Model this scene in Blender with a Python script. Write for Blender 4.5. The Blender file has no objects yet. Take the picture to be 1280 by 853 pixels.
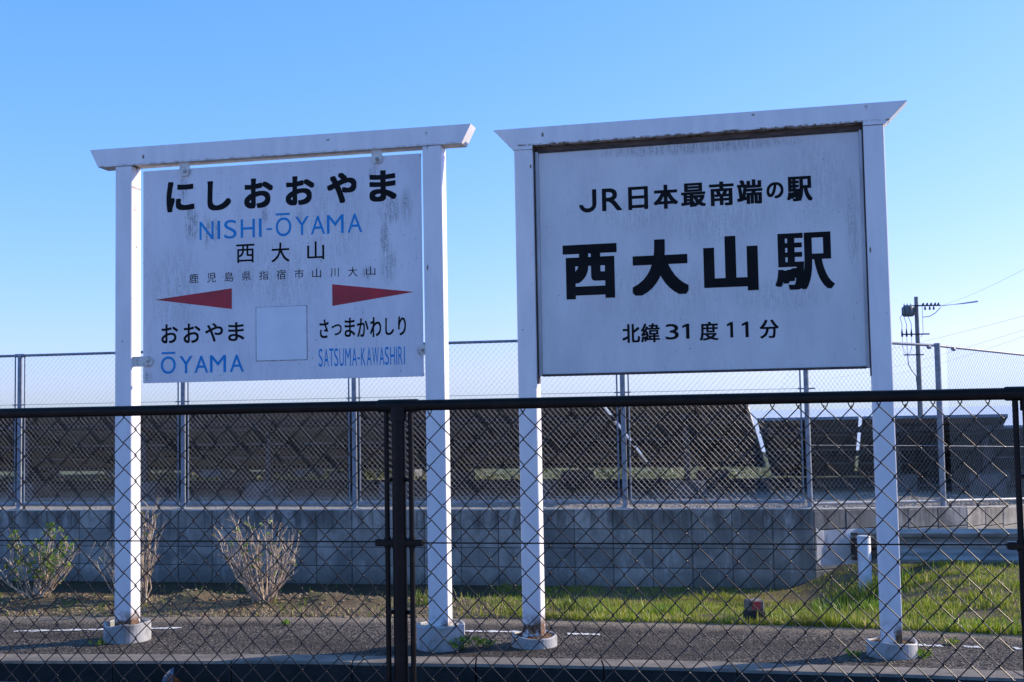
import bpy, math, random
import numpy as np
from mathutils import Vector, Matrix

random.seed(7); rng = np.random.default_rng(7)
S = bpy.context.scene
COL = S.collection
R = math.radians

# ------------------------------------------------------------------ camera
EYE = 1.185
cam_d = bpy.data.cameras.new('camera'); cam = bpy.data.objects.new('camera', cam_d); COL.objects.link(cam)
cam_d.sensor_width = 36; cam_d.lens = 1500.9/1280*36
cam_d.clip_start = 0.05; cam_d.clip_end = 60000
cam.matrix_world = Matrix.Translation((0, 0, EYE)) @ Matrix.Rotation(R(90)+0.0608, 4, 'X') @ Matrix.Rotation(-0.0177, 4, 'Z')
S.camera = cam
S.render.resolution_x = 1024; S.render.resolution_y = 682

# ------------------------------------------------------------------ sky and sun
SUN_AZ, SUN_EL = R(73), R(24)          # clockwise from straight ahead (+Y)
w = bpy.data.worlds.new('World'); S.world = w; w.use_nodes = True
wn = w.node_tree; wn.nodes.clear()
sky = wn.nodes.new('ShaderNodeTexSky'); sky.sky_type = 'NISHITA'; sky.sun_disc = False
sky.sun_elevation = SUN_EL; sky.sun_rotation = SUN_AZ
sky.altitude = 50; sky.air_density = 1.0; sky.dust_density = 0.6; sky.ozone_density = 3.0
bg = wn.nodes.new('ShaderNodeBackground'); bg.inputs[1].default_value = 0.122
wo = wn.nodes.new('ShaderNodeOutputWorld')
# the camera's blue balance and gentle contrast, per channel of the sky colour
SKY_GAIN = (.99, .955, 1.78); SKY_POW = (1.09, .72, .95)
sep = wn.nodes.new('ShaderNodeSeparateColor'); cmb = wn.nodes.new('ShaderNodeCombineColor'); wn.links.new(sky.outputs[0], sep.inputs[0])
for i in range(3):
    p = wn.nodes.new('ShaderNodeMath'); p.operation = 'POWER'; p.inputs[1].default_value = SKY_POW[i]
    d = wn.nodes.new('ShaderNodeMath'); d.operation = 'MULTIPLY'; d.inputs[1].default_value = .16
    g = wn.nodes.new('ShaderNodeMath'); g.operation = 'MULTIPLY'; g.inputs[1].default_value = SKY_GAIN[i]/.16
    wn.links.new(sep.outputs[i], d.inputs[0]); wn.links.new(d.outputs[0], p.inputs[0]); wn.links.new(p.outputs[0], g.inputs[0]); wn.links.new(g.outputs[0], cmb.inputs[i])
    if i == 0: gr_ = g
    if i == 1: gg_ = g
# low over the horizon the red is held under the green, as in the clean pale blue of the photograph
k_ = wn.nodes.new('ShaderNodeMath'); k_.operation = 'MULTIPLY'; k_.inputs[1].default_value = .85; wn.links.new(gg_.outputs[0], k_.inputs[0])
mn = wn.nodes.new('ShaderNodeMath'); mn.operation = 'MINIMUM'; wn.links.new(gr_.outputs[0], mn.inputs[0]); wn.links.new(k_.outputs[0], mn.inputs[1])
wn.links.new(mn.outputs[0], cmb.inputs[0])
wn.links.new(cmb.outputs[0], bg.inputs[0]); wn.links.new(bg.outputs[0], wo.inputs[0])
sl = bpy.data.lights.new('sun', 'SUN'); sl.energy = 5.0; sl.angle = R(0.53); sl.color = (1.0, 0.85, 0.64)
so = bpy.data.objects.new('sun', sl); COL.objects.link(so)
sdir = Vector((math.sin(SUN_AZ)*math.cos(SUN_EL), math.cos(SUN_AZ)*math.cos(SUN_EL), math.sin(SUN_EL)))
so.rotation_euler = sdir.to_track_quat('Z', 'Y').to_euler()
S.view_settings.view_transform = 'Standard'; S.view_settings.look = 'None'
S.view_settings.exposure = 0.45; S.view_settings.gamma = 1
S.cycles.max_bounces = 6

# ------------------------------------------------------------------ helpers: objects
def link(o): COL.objects.link(o); return o
def meta(o, label=None, cat=None, group=None, kind=None):
    if label: o['label'] = label
    if cat: o['category'] = cat
    if group: o['group'] = group
    if kind: o['kind'] = kind
    return o
def empty(name, loc=(0, 0, 0), rz=0, **k):
    o = bpy.data.objects.new(name, None); o.location = loc; o.rotation_euler = (0, 0, rz); o.empty_display_size = .2
    return meta(link(o), **k)
class MB:
    """collects boxes, tubes and prisms for ONE mesh"""
    def __init__(s): s.v = []; s.f = []; s.m = []; s.sm = []
    def add(s, vs, fs, mi=0, smooth=False):
        b = len(s.v); s.v += [tuple(p) for p in vs]
        for q in fs: s.f.append(tuple(i+b for i in q)); s.m.append(mi); s.sm.append(smooth)
    def box(s, x0, x1, y0, y1, z0, z1, mi=0, c=0.0):
        if c <= 0:
            vs = [(x, y, z) for z in (z0, z1) for y in (y0, y1) for x in (x0, x1)]
            s.add(vs, [(0, 2, 3, 1), (4, 5, 7, 6), (0, 1, 5, 4), (2, 6, 7, 3), (0, 4, 6, 2), (1, 3, 7, 5)], mi)
        else:                                # all twelve edges chamfered
            vs = []; ix = {}
            for i, x in enumerate((x0, x1)):
                for j, y in enumerate((y0, y1)):
                    for k, z in enumerate((z0, z1)):
                        sx, sy, sz = (1 if i == 0 else -1)*c, (1 if j == 0 else -1)*c, (1 if k == 0 else -1)*c
                        for a, p in enumerate(((x, y+sy, z+sz), (x+sx, y, z+sz), (x+sx, y+sy, z))):
                            ix[(i, j, k, a)] = len(vs); vs.append(p)
            g = lambda *t: ix[t]; fs = []
            fs.append([g(0,0,0,0), g(0,0,1,0), g(0,1,1,0), g(0,1,0,0)]); fs.append([g(1,0,0,0), g(1,1,0,0), g(1,1,1,0), g(1,0,1,0)])
            fs.append([g(0,0,0,1), g(1,0,0,1), g(1,0,1,1), g(0,0,1,1)]); fs.append([g(0,1,0,1), g(0,1,1,1), g(1,1,1,1), g(1,1,0,1)])
            fs.append([g(0,0,0,2), g(0,1,0,2), g(1,1,0,2), g(1,0,0,2)]); fs.append([g(0,0,1,2), g(1,0,1,2), g(1,1,1,2), g(0,1,1,2)])
            for i in (0, 1):
                for j in (0, 1): fs.append([g(i,j,0,0), g(i,j,1,0), g(i,j,1,1), g(i,j,0,1)])
                for k in (0, 1): fs.append([g(i,0,k,0), g(i,1,k,0), g(i,1,k,2), g(i,0,k,2)])
            for j in (0, 1):
                for k in (0, 1): fs.append([g(0,j,k,1), g(1,j,k,1), g(1,j,k,2), g(0,j,k,2)])
            for i in (0, 1):
                for j in (0, 1):
                    for k in (0, 1): fs.append([g(i,j,k,0), g(i,j,k,1), g(i,j,k,2)])
            s.add(vs, fs, mi)
        return s
    def prism(s, poly, y0, y1, mi=0):        # polygon in x,z pushed along y
        n = len(poly)
        vs = [(x, y0, z) for x, z in poly]+[(x, y1, z) for x, z in poly]
        s.add(vs, [tuple(range(n)), tuple(range(2*n-1, n-1, -1))]+[(i, i+n, (i+1) % n+n, (i+1) % n) for i in range(n)], mi); return s
    def tube(s, pts, r, n=8, mi=0, caps=True, smooth=True):
        pts = [Vector(p) for p in pts]; rs = r if isinstance(r, (list, tuple)) else [r]*len(pts)
        vs = []; up = None
        for i, p in enumerate(pts):
            t = (pts[min(i+1, len(pts)-1)]-pts[max(i-1, 0)]).normalized()
            if up is None:
                up = Vector((0, 0, 1)) if abs(t.z) < .9 else Vector((1, 0, 0))
            a = t.cross(up).normalized(); b = a.cross(t).normalized(); up = b
            for k in range(n):
                q = 2*math.pi*k/n; vs.append(p+a*rs[i]*math.cos(q)+b*rs[i]*math.sin(q))
        fs = [(i*n+k, (i+1)*n+k, (i+1)*n+(k+1) % n, i*n+(k+1) % n) for i in range(len(pts)-1) for k in range(n)]
        s.add(vs, fs, mi, smooth)
        if caps:
            m = len(pts)-1
            s.add(vs[:n], [tuple(range(n))], mi); s.add(vs[m*n:], [tuple(range(n))[::-1]], mi)
        return s
    def mesh(s, name, mats):
        me = bpy.data.meshes.new(name); me.from_pydata(s.v, [], s.f)
        for m in (mats if isinstance(mats, (list, tuple)) else [mats]): me.materials.append(m)
        me.polygons.foreach_set('material_index', s.m); me.polygons.foreach_set('use_smooth', s.sm)
        me.update()
        import bmesh
        b = bmesh.new(); b.from_mesh(me); bmesh.ops.recalc_face_normals(b, faces=b.faces); b.to_mesh(me); b.free()
        return me
    def build(s, name, mats, parent=None, **k):
        return put(name, s.mesh(name, mats), parent, **k)
def put(name, me, parent=None, loc=(0, 0, 0), rot=(0, 0, 0), **k):
    o = bpy.data.objects.new(name, me); o.parent = parent; o.location = loc; o.rotation_euler = rot
    return meta(link(o), **k)
def np_mesh(name, v, f, mat, smooth=False):
    me = bpy.data.meshes.new(name); v = np.asarray(v, np.float32); f = np.asarray(f, np.int32); n = f.shape[1]
    me.vertices.add(len(v)); me.vertices.foreach_set('co', v.ravel())
    me.loops.add(f.size); me.loops.foreach_set('vertex_index', f.ravel())
    me.polygons.add(len(f)); me.polygons.foreach_set('loop_start', np.arange(0, f.size, n, dtype=np.int32))
    me.polygons.foreach_set('use_smooth', np.full(len(f), smooth))
    me.materials.append(mat); me.update(); me.validate(); return me

# ------------------------------------------------------------------ helpers: materials
class NT:
    def __init__(s, name):
        s.mat = bpy.data.materials.new(name); s.mat.use_nodes = True; s.t = s.mat.node_tree
        s.b = s.t.nodes['Principled BSDF']; s._co = None
    def n(s, ty, **k):
        x = s.t.nodes.new(ty)
        for a, v in k.items(): setattr(x, a, v)
        return x
    def put(s, sock, v):
        if isinstance(v, bpy.types.NodeSocket): s.t.links.new(v, sock)
        elif isinstance(v, tuple) and len(v) == 3 and sock.type == 'RGBA': sock.default_value = (*v, 1)
        else: sock.default_value = v
    def co(s, world=False):
        if world: return s.n('ShaderNodeNewGeometry').outputs['Position']
        return s.n('ShaderNodeTexCoord').outputs['Object']
    def noise(s, scale, detail=4, rough=.55, vec=None, stretch=None, out='Fac', world=False):
        x = s.n('ShaderNodeTexNoise'); x.inputs['Scale'].default_value = scale
        x.inputs['Detail'].default_value = detail; x.inputs['Roughness'].default_value = rough
        v = vec or s.co(world)
        if stretch:
            m = s.n('ShaderNodeMapping'); m.inputs['Scale'].default_value = stretch; s.t.links.new(v, m.inputs[0]); v = m.outputs[0]
        s.t.links.new(v, x.inputs['Vector']); return x.outputs[out]
    def vor(s, scale, out='Distance', feature='F1', world=False):
        x = s.n('ShaderNodeTexVoronoi', feature=feature); x.inputs['Scale'].default_value = scale
        s.t.links.new(s.co(world), x.inputs['Vector']); return x.outputs[out]
    def m(s, op, a, b=0.0, c=None):
        x = s.n('ShaderNodeMath', operation=op); s.put(x.inputs[0], a); s.put(x.inputs[1], b)
        if c is not None: s.put(x.inputs[2], c)
        return x.outputs[0]
    def ramp(s, f, a, b, lo=0.0, hi=1.0):
        x = s.n('ShaderNodeMapRange', interpolation_type='SMOOTHSTEP'); s.put(x.inputs[0], f)
        for i, v in enumerate((a, b, lo, hi)): s.put(x.inputs[i+1], v)
        return x.outputs[0]
    def mix(s, f, a, b):
        x = s.n('ShaderNodeMix', data_type='RGBA'); s.put(x.inputs[0], f); s.put(x.inputs[6], a); s.put(x.inputs[7], b); return x.outputs[2]
    def xyz(s, world=False):
        x = s.n('ShaderNodeSeparateXYZ'); s.t.links.new(s.co(world), x.inputs[0]); return x.outputs
    def bump(s, h, st=.3, d=.01):
        x = s.n('ShaderNodeBump'); x.inputs['Strength'].default_value = st; x.inputs['Distance'].default_value = d
        s.put(x.inputs['Height'], h); s.t.links.new(x.outputs[0], s.b.inputs['Normal'])
    def fin(s, col, rough=.6, metal=0.0, spec=.5):
        s.put(s.b.inputs['Base Color'], col); s.put(s.b.inputs['Roughness'], rough); s.b.inputs['Metallic'].default_value = metal
        s.b.inputs['Specular IOR Level'].default_value = spec; return s.mat
def blob(t, X, Z, cx, cz, rx, rz):
    a = t.m('POWER', t.m('ABSOLUTE', t.m('DIVIDE', t.m('SUBTRACT', X, cx), rx)), 2.0)
    b = t.m('POWER', t.m('ABSOLUTE', t.m('DIVIDE', t.m('SUBTRACT', Z, cz), rz)), 2.0)
    return t.ramp(t.m('ADD', a, b), 1.0, 0.0)
def varied(name, c1, c2, scale, rough=.6, metal=0, spec=.5, b=None, detail=4, stretch=None, a0=.3, a1=.7, world=False):
    t = NT(name); f = t.noise(scale, detail, stretch=stretch, world=world)
    if b: t.bump(t.noise(b[0], 3, world=world), b[1], b[2])
    return t.fin(t.mix(t.ramp(f, a0, a1), c1, c2), rough, metal, spec)

def sign_paint(name, beam_z, dirt=1.0):
    t = NT(name); x, y, z = t.xyz()
    base = t.mix(t.ramp(t.noise(3, 5, stretch=(4, 4, 1)), .3, .75), (.76, .75, .76), (.66, .65, .68))
    n1 = t.noise(60, 4, .7); n2 = t.noise(14, 4, .7, stretch=(3, 3, .6))
    spots = t.m('MULTIPLY', t.ramp(t.noise(38, 2, .5), .74, .78), .7)
    # rust and grime along the underside edge of the crossbeam and at its welds
    edge = t.m('MULTIPLY', t.ramp(t.m('ABSOLUTE', t.m('SUBTRACT', z, beam_z)), .008, .001), t.m('MULTIPLY', t.ramp(t.noise(22, 5, .75), .44, .60), dirt))
    ax = t.m('ABSOLUTE', t.m('SUBTRACT', t.m('ABSOLUTE', x), .838))
    weld = t.m('MULTIPLY', t.m('MULTIPLY', t.ramp(ax, .03, 0.0), t.m('MULTIPLY', t.ramp(z, beam_z-.07, beam_z-.01), t.ramp(z, beam_z+.006, beam_z))), t.ramp(n2, .45, .6))
    foot = t.m('MULTIPLY', t.ramp(z, .19, .10), t.ramp(t.noise(9, 4, .7), .42, .55))
    run = t.m('MULTIPLY', t.ramp(ax, .016, .004), t.m('MULTIPLY', t.ramp(t.noise(11, 5, .75), .60, .70), t.ramp(z, 1.1, 1.35)))
    k = t.m('MAXIMUM', t.m('MAXIMUM', edge, weld), t.m('MAXIMUM', foot, t.m('MAXIMUM', run, spots)))
    for cx, cz, rx, rz in ((-.775, 2.632, .009, .016), (-.842, 2.47, .007, .014), (.30, 2.655, .012, .006), (.838, 1.95, .006, .02), (-.90, 1.62, .005, .006)):
        k = t.m('MAXIMUM', k, t.m('MULTIPLY', blob(t, x, z, cx, cz, rx, rz), t.ramp(n1, .30, .45)))
    rust = t.mix(t.ramp(n1, .4, .6), (.05, .028, .016), (.20, .11, .055))
    t.bump(t.noise(160, 2), .08, .002)
    return t.fin(t.mix(k, base, rust), t.ramp(n2, .3, .7, .38, .55))
M = {}
M['paint_l'] = sign_paint('weathered_white_steel_paint', 2.594, .45)
M['paint_r'] = sign_paint('weathered_white_steel_paint_second', 2.584)

def board_mat(name, c1, c2, stains, streak):
    t = NT(name); x, y, z = t.xyz()
    base = t.mix(t.ramp(t.noise(2.2, 6, .6, stretch=(2.5, 2.5, 1)), .3, .72), c1, c2)
    fine = t.ramp(t.noise(22, 5, .75, stretch=(3.5, 1, .7)), .5, .75, 0, streak)
    base = t.mix(fine, base, (.30, .30, .31))
    sp = t.noise(150, 3, .75); sv = t.noise(30, 4, .7, stretch=(4.5, 1, .45))
    k = None
    for cx, cz, rx, rz, a in stains:
        g = t.m('MULTIPLY', blob(t, x, z, cx, cz, rx, rz), a)
        g = t.m('MULTIPLY', g, t.m('MULTIPLY', t.ramp(sp, .40, .60, .25, 1), t.ramp(sv, .36, .60)))
        k = g if k is None else t.m('MAXIMUM', k, g)
    dots = t.m('MULTIPLY', t.ramp(t.noise(75, 1, .5), .76, .79), .8)
    if k is not None: k = t.m('MAXIMUM', k, dots)
    else: k = dots
    t.bump(t.noise(40, 3), .06, .002)
    return t.fin(t.mix(k, base, (.045, .055, .05)), .42)
M['board_l'] = board_mat('stained_white_enamel', (.70, .70, .74), (.60, .60, .65),
    [(.63, 2.27, .08, .10, .8), (.60, 2.10, .030, .15, .85), (.62, 1.99, .06, .14, .6), (-.50, 2.25, .05, .14, .9), (-.55, 2.45, .03, .09, 1),
     (-.41, 2.22, .03, .12, .8), (-.36, 2.21, .03, .08, .7), (-.07, 2.28, .03, .07, .6), (.13, 2.28, .03, .06, .7), (.72, 2.28, .04, .12, .6), (.55, 2.47, .05, .05, .6),
     (-.6, 1.9, .2, .3, .35), (0, 1.95, .3, .25, .3), (.3, 2.2, .3, .3, .3), (.5, 1.94, .04, .05, .6), (-.78, 1.42, .06, .05, .7)], .28)
M['board_r'] = board_mat('weathered_pale_enamel', (.66, .655, .66), (.56, .56, .58),
    [(.76, 2.1, .04, .3, .45), (-.3, 2.2, .25, .12, .3), (.1, 2.15, .4, .15, .3), (-.2, 1.8, .4, .2, .25), (.4, 1.75, .3, .1, .3), (0, 2.52, .7, .04, .6), (.6, 2.3, .2, .3, .25)], .22)
M['ink'] = varied('black_sign_vinyl', (.004, .0045, .006), (.009, .009, .011), 9, .6, spec=.12)
M['blue'] = varied('blue_sign_vinyl', (.004, .21, .54), (.01, .25, .58), 12, .5, spec=.2)
M['red'] = varied('red_sign_vinyl', (.46, .010, .022), (.30, .008, .018), 7, .5, detail=6)
M['patch'] = varied('blank_cover_plate', (.70, .74, .80), (.62, .66, .72), 6, .3)
M['seam'] = varied('dirty_seam', (.10, .11, .12), (.36, .36, .38), 30, .8, a0=.4, a1=.6)
M['clip'] = varied('stained_bracket_paint', (.62, .60, .57), (.30, .26, .22), 30, .5, a0=.45, a1=.75)
M['bolt'] = varied('dull_bolt_steel', (.18, .17, .16), (.35, .34, .32), 80, .45, .7)
M['alu'] = varied('weathered_trim', (.42, .43, .46), (.30, .31, .33), 14, .4, .3, stretch=(1, 1, .3))
M['darksteel'] = varied('dark_rusty_angle', (.035, .03, .03), (.09, .06, .045), 25, .7)
M['joint'] = varied('dark_mortar_joint', (.08, .077, .07), (.13, .125, .115), 12, .95)
M['brownsteel'] = varied('brown_stained_angle', (.16, .12, .10), (.07, .055, .05), 12, .8, stretch=(1, 1, 5))
M['pvc'] = varied('grey_plastic_pipe', (.38, .385, .38), (.15, .14, .12), 7, .6, b=(40, .1, .004), detail=7, a0=.42, a1=.68)
M['rustfill'] = varied('rusty_soil_fill', (.14, .065, .03), (.05, .032, .022), 22, .95, b=(60, .8, .01), a0=.4, a1=.6)
M['mortar'] = varied('pale_mortar', (.45, .44, .42), (.28, .27, .26), 20, .9, b=(60, .4, .006))

def near_paint():
    t = NT('dark_brown_fence_paint')
    t.bump(t.noise(220, 2), .1, .001)
    return t.fin(t.mix(t.ramp(t.noise(20, 4), .45, .7), (.006, .0045, .005), (.013, .009, .008)), t.ramp(t.noise(50, 3), .3, .7, .32, .46), spec=.16)
M['brown'] = near_paint()
M['wire'] = varied('worn_brown_coated_wire', (.006, .0045, .005), (.020, .014, .012), 40, .36, .0, spec=.38)
M['galv'] = varied('galvanised_steel', (.26, .29, .33), (.18, .20, .235), 18, .55, .2, a0=.35, a1=.65)
M['galvmesh'] = varied('galvanised_wire', (.50, .49, .47), (.40, .39, .38), 30, .45, .25)
M['concrete'] = varied('grey_concrete', (.36, .36, .35), (.24, .24, .235), 5, .9, b=(50, .4, .006), detail=6)
M['cap'] = varied('sunlit_mortar_cap', (.50, .49, .46), (.33, .32, .30), 8, .9, b=(60, .5, .005))

def block_mat():
    t = NT('cast_concrete_block'); x, y, z = t.xyz(world=True)
    oi = t.n('ShaderNodeObjectInfo').outputs['Random']
    base = t.mix(oi, (.24, .23, .205), (.44, .415, .37))
    n = t.noise(2.6, 6, .7, world=True)
    base = t.mix(t.ramp(n, .35, .7), base, (.15, .148, .14))
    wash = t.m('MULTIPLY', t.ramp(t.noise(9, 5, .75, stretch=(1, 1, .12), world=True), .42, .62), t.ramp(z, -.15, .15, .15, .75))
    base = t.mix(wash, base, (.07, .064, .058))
    pale = t.m('MULTIPLY', t.ramp(t.noise(6, 4, .7, stretch=(1, 1, .3), world=True), .55, .72), .6)
    base = t.mix(pale, base, (.46, .455, .44))
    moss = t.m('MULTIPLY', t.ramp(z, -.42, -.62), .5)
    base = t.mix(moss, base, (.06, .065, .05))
    t.bump(t.noise(90, 4, .7, world=True), .45, .006)
    return t.fin(base, .92, spec=.3)
M['block'] = block_mat()

def asphalt():
    t = NT('old_coarse_asphalt'); x, y, z = t.xyz(world=True)
    st = t.vor(95, 'Color', world=True); s2 = t.n('ShaderNodeSeparateColor'); t.t.links.new(st, s2.inputs[0])
    base = t.mix(t.ramp(s2.outputs[0], .2, .95), (.022, .019, .017), (.185, .158, .132))
    big = t.noise(1.6, 5, .6, stretch=(.5, 1.6, 1), world=True)
    base = t.mix(t.ramp(big, .38, .66, 0, .8), base, (.036, .030, .026))
    # sandy dust lies along the far edge, by the soil
    d = t.n('ShaderNodeAttribute', attribute_name='edge').outputs['Fac']
    dn = t.m('ADD', d, t.m('MULTIPLY', t.m('SUBTRACT', t.noise(7, 5, .7, world=True), .5), .34))
    base = t.mix(t.ramp(dn, .34, .10, 0, .9), base, (.27, .22, .165))
    base = t.mix(t.ramp(t.noise(3.1, 6, .7, world=True), .48, .7, 0, .45), base, (.13, .105, .08))
    bits = t.ramp(t.noise(120, 1, .5, world=True), .73, .77)
    base = t.mix(t.m('MULTIPLY', bits, .5), base, (.26, .24, .21))
    t.bump(t.m('ADD', t.vor(95, world=True), t.noise(60, 3, world=True)), .9, .008)
    return t.fin(base, .9, spec=.12)
M['asphalt'] = asphalt()
M['roadpaint'] = None
def roadpaint():
    t = NT('worn_white_road_paint'); 
    a = t.ramp(t.noise(26, 4, .7, world=True), .40, .50)
    t.bump(t.noise(90, 3, world=True), .5, .004)
    t.put(t.b.inputs['Alpha'], a)
    return t.fin((.66, .65, .63), .8)
M['roadpaint'] = roadpaint()
M['kerb'] = varied('kerb_concrete', (.22, .185, .15), (.12, .10, .083), 7, .92, b=(80, .6, .006), detail=6, world=True)
M['ditch'] = varied('shade_dark_concrete', (.014, .016, .016), (.03, .03, .028), 9, .95, b=(40, .5, .01), world=True)  # near-black: the shade below the kerb is put into the concrete colour

def soil():
    t = NT('dry_garden_soil'); x, y, z = t.xyz(world=True)
    base = t.mix(t.ramp(t.noise(5, 6, .7, world=True), .35, .65), (.13, .095, .058), (.20, .15, .09))
    g = t.m('MULTIPLY', t.ramp(t.noise(3.2, 5, .7, world=True), .50, .62), .7)
    base = t.mix(g, base, (.10, .125, .035))
    base = t.mix(t.ramp(t.noise(60, 3, .7, world=True), .5, .8, 0, .5), base, (.06, .045, .03))
    dark = t.m('MULTIPLY', t.ramp(y, 8.2, 8.8), t.ramp(x, .9, .1))  # the wall's shadow behind the mounds, painted into the soil colour
    base = t.mix(t.m('MULTIPLY', dark, .75), base, (.035, .028, .018))
    t.bump(t.noise(45, 5, .75, world=True), 1.0, .02)
    return t.fin(base, .97, spec=.2)
M['soil'] = soil()
def gravel():
    t = NT('beige_gravel')
    st = t.vor(38, 'Color', world=True); s2 = t.n('ShaderNodeSeparateColor'); t.t.links.new(st, s2.inputs[0])
    base = t.mix(s2.outputs[0], (.22, .19, .165), (.42, .375, .33))
    t.bump(t.vor(38, world=True), 1.0, .02); return t.fin(base, .95, spec=.2)
M['gravel'] = gravel()
M['grit'] = varied('road_grit', (.22, .20, .18), (.10, .09, .08), 9, .95, world=True)
M['clod'] = varied('soil_clod', (.26, .20, .125), (.13, .09, .055), 9, .95, world=True)
M['stone'] = varied('gravel_stone', (.45, .40, .35), (.25, .22, .20), 14, .9, world=True)
M['field'] = varied('meadow_green', (.03, .042, .012), (.10, .115, .03), .6, .95, b=(6, 1.0, .1), detail=8, world=True)
def sea():
    t = NT('sea_water'); t.bump(t.noise(.02, 4, world=True), .25, 1.5); return t.fin((.02, .06, .10), .12)
M['sea'] = sea()

def grassmat(name, a, b, c):
    t = NT(name); r = t.n('ShaderNodeNewGeometry').outputs['Random Per Island']
    col = t.mix(t.ramp(r, 0, .75), a, b); col = t.mix(t.ramp(r, .82, .9), col, c)
    pn = t.noise(1.8, 4, .6, world=True); col = t.mix(t.ramp(pn, .42, .62, 0, .55), col, (.20, .19, .05))
    t.b.inputs['Subsurface Weight'].default_value = 0
    d = t.n('ShaderNodeBsdfTranslucent'); t.put(d.inputs[0], col)
    mx = t.n('ShaderNodeMixShader'); mx.inputs[0].default_value = .4
    o = t.t.nodes['Material Output']; t.t.links.new(t.b.outputs[0], mx.inputs[1]); t.t.links.new(d.outputs[0], mx.inputs[2]); t.t.links.new(mx.outputs[0], o.inputs[0])
    return t.fin(col, .5)
M['grass'] = grassmat('lawn_grass', (.11, .22, .012), (.34, .37, .028), (.52, .43, .19))
M['scrub'] = grassmat('dull_scrub_leaf', (.03, .05, .012), (.09, .10, .025), (.10, .08, .04))
M['straw'] = varied('dry_straw', (.36, .28, .16), (.15, .10, .055), 30, .8, world=True)
M['leaf'] = grassmat('fresh_leaf', (.09, .20, .012), (.20, .33, .03), (.15, .14, .03))
M['twig'] = varied('pale_dry_twig', (.56, .46, .35), (.27, .19, .13), 30, .8)
M['dryleaf'] = varied('dry_brown_leaf', (.45, .13, .03), (.24, .08, .03), 40, .7)
M['paleleaf'] = varied('pale_grey_leaf', (.20, .24, .30), (.11, .13, .17), 40, .7)
M['rail'] = varied('dirty_galvanised_guardrail', (.36, .37, .38), (.19, .20, .20), 5, .45, .15, stretch=(.6, 1, 3), detail=6)
M['railpost'] = varied('faded_white_pipe', (.62, .64, .68), (.46, .48, .51), 12, .5)
M['sleeve'] = varied('white_guardrail_sleeve', (.64, .65, .68), (.50, .51, .53), 12, .45)
M['backsheet'] = varied('module_backsheet', (.21, .18, .15), (.10, .09, .08), .9, .6, detail=6, a0=.35, a1=.6)
M['edge'] = varied('sunlit_frame_edge', (.62, .62, .62), (.5, .5, .5), 8, .5, .1)  # paler than the module frames: sunlight on their edge put into the colour
M['glass'] = varied('solar_glass', (.012, .014, .03), (.02, .022, .04), 3, .12)
M['alframe'] = varied('module_frame', (.20, .22, .26), (.14, .155, .18), 10, .35, .6)
M['steel'] = varied('mounting_steel', (.025, .025, .026), (.05, .05, .052), 8, .5, .3)
M['basecon'] = varied('footing_concrete', (.13, .13, .13), (.06, .06, .06), 4, .9, b=(40, .4, .006), detail=6)
M['pole'] = varied('spun_concrete_pole', (.26, .25, .24), (.18, .17, .17), 3, .9)
M['device'] = varied('transformer_grey', (.17, .18, .19), (.12, .12, .13), 6, .6)
M['cable'] = varied('black_cable', (.02, .02, .022), (.04, .04, .04), 6, .6)
M['insul'] = varied('white_insulator', (.6, .58, .52), (.5, .48, .44), 6, .3)
M['redmark'] = varied('faded_red_mark', (.40, .03, .035), (.26, .04, .04), 25, .7)
M['markcon'] = varied('marker_stone', (.20, .17, .15), (.07, .06, .055), 18, .9, b=(50, .5, .005))

# ------------------------------------------------------------------ ground
EDGE = np.array([(-40, 14.0), (-8, 8.15), (-3.2, 7.47), (-1.66, 7.30), (-.4, 7.12), (.69, 6.87), (1.38, 6.70), (2.14, 6.47), (2.6, 6.27), (4, 5.62), (8, 3.3), (30, -13)])
KERB = np.array([(-40, 12.0), (-8, 6.75), (-2.57, 6.05), (-1.36, 5.95), (.01, 5.745), (1.14, 5.53), (2.19, 5.27), (4, 4.72), (8, 3.0), (30, -15)])
def smooth_curve(P, xs): # gentle smoothing of the polyline
    k = np.linspace(-.5, .5, 9); return np.mean([np.interp(xs+d, P[:, 0], P[:, 1]) for d in k], axis=0)
yedge = lambda X: smooth_curve(EDGE, np.asarray(X, float)); ykerb = lambda X: smooth_curve(KERB, np.asarray(X, float))
def sstep(a, b, x): t = np.clip((x-a)/(b-a), 0, 1); return t*t*(3-2*t)
_o = rng.uniform(0, 6.28, (24, 2)); _k = rng.normal(0, 1, (24, 2))
def wob(X, Y, f): return sum(np.sin(f*(_k[i, 0]*X+_k[i, 1]*Y)+_o[i, 0]) for i in range(10))/10
MOUNDS = [(-3.30, 7.90, .075, .20, .14), (-2.93, 7.86, .105, .23, .15), (-2.60, 7.95, .05, .16, .15), (-2.10, 7.84, .10, .19, .14), (-1.95, 7.95, .05, .2, .15),
          (-1.55, 7.80, .075, .26, .15), (-1.22, 7.76, .085, .16, .13), (-.95, 7.74, .05, .16, .12), (-.75, 7.80, .03, .2, .12), (1.18, 7.15, .06, .16, .10), (2.7, 8.6, .05, .4, .3), (-3.9, 8.0, .08, .25, .16), (2.05, 7.3, .04, .2, .2)]
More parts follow.
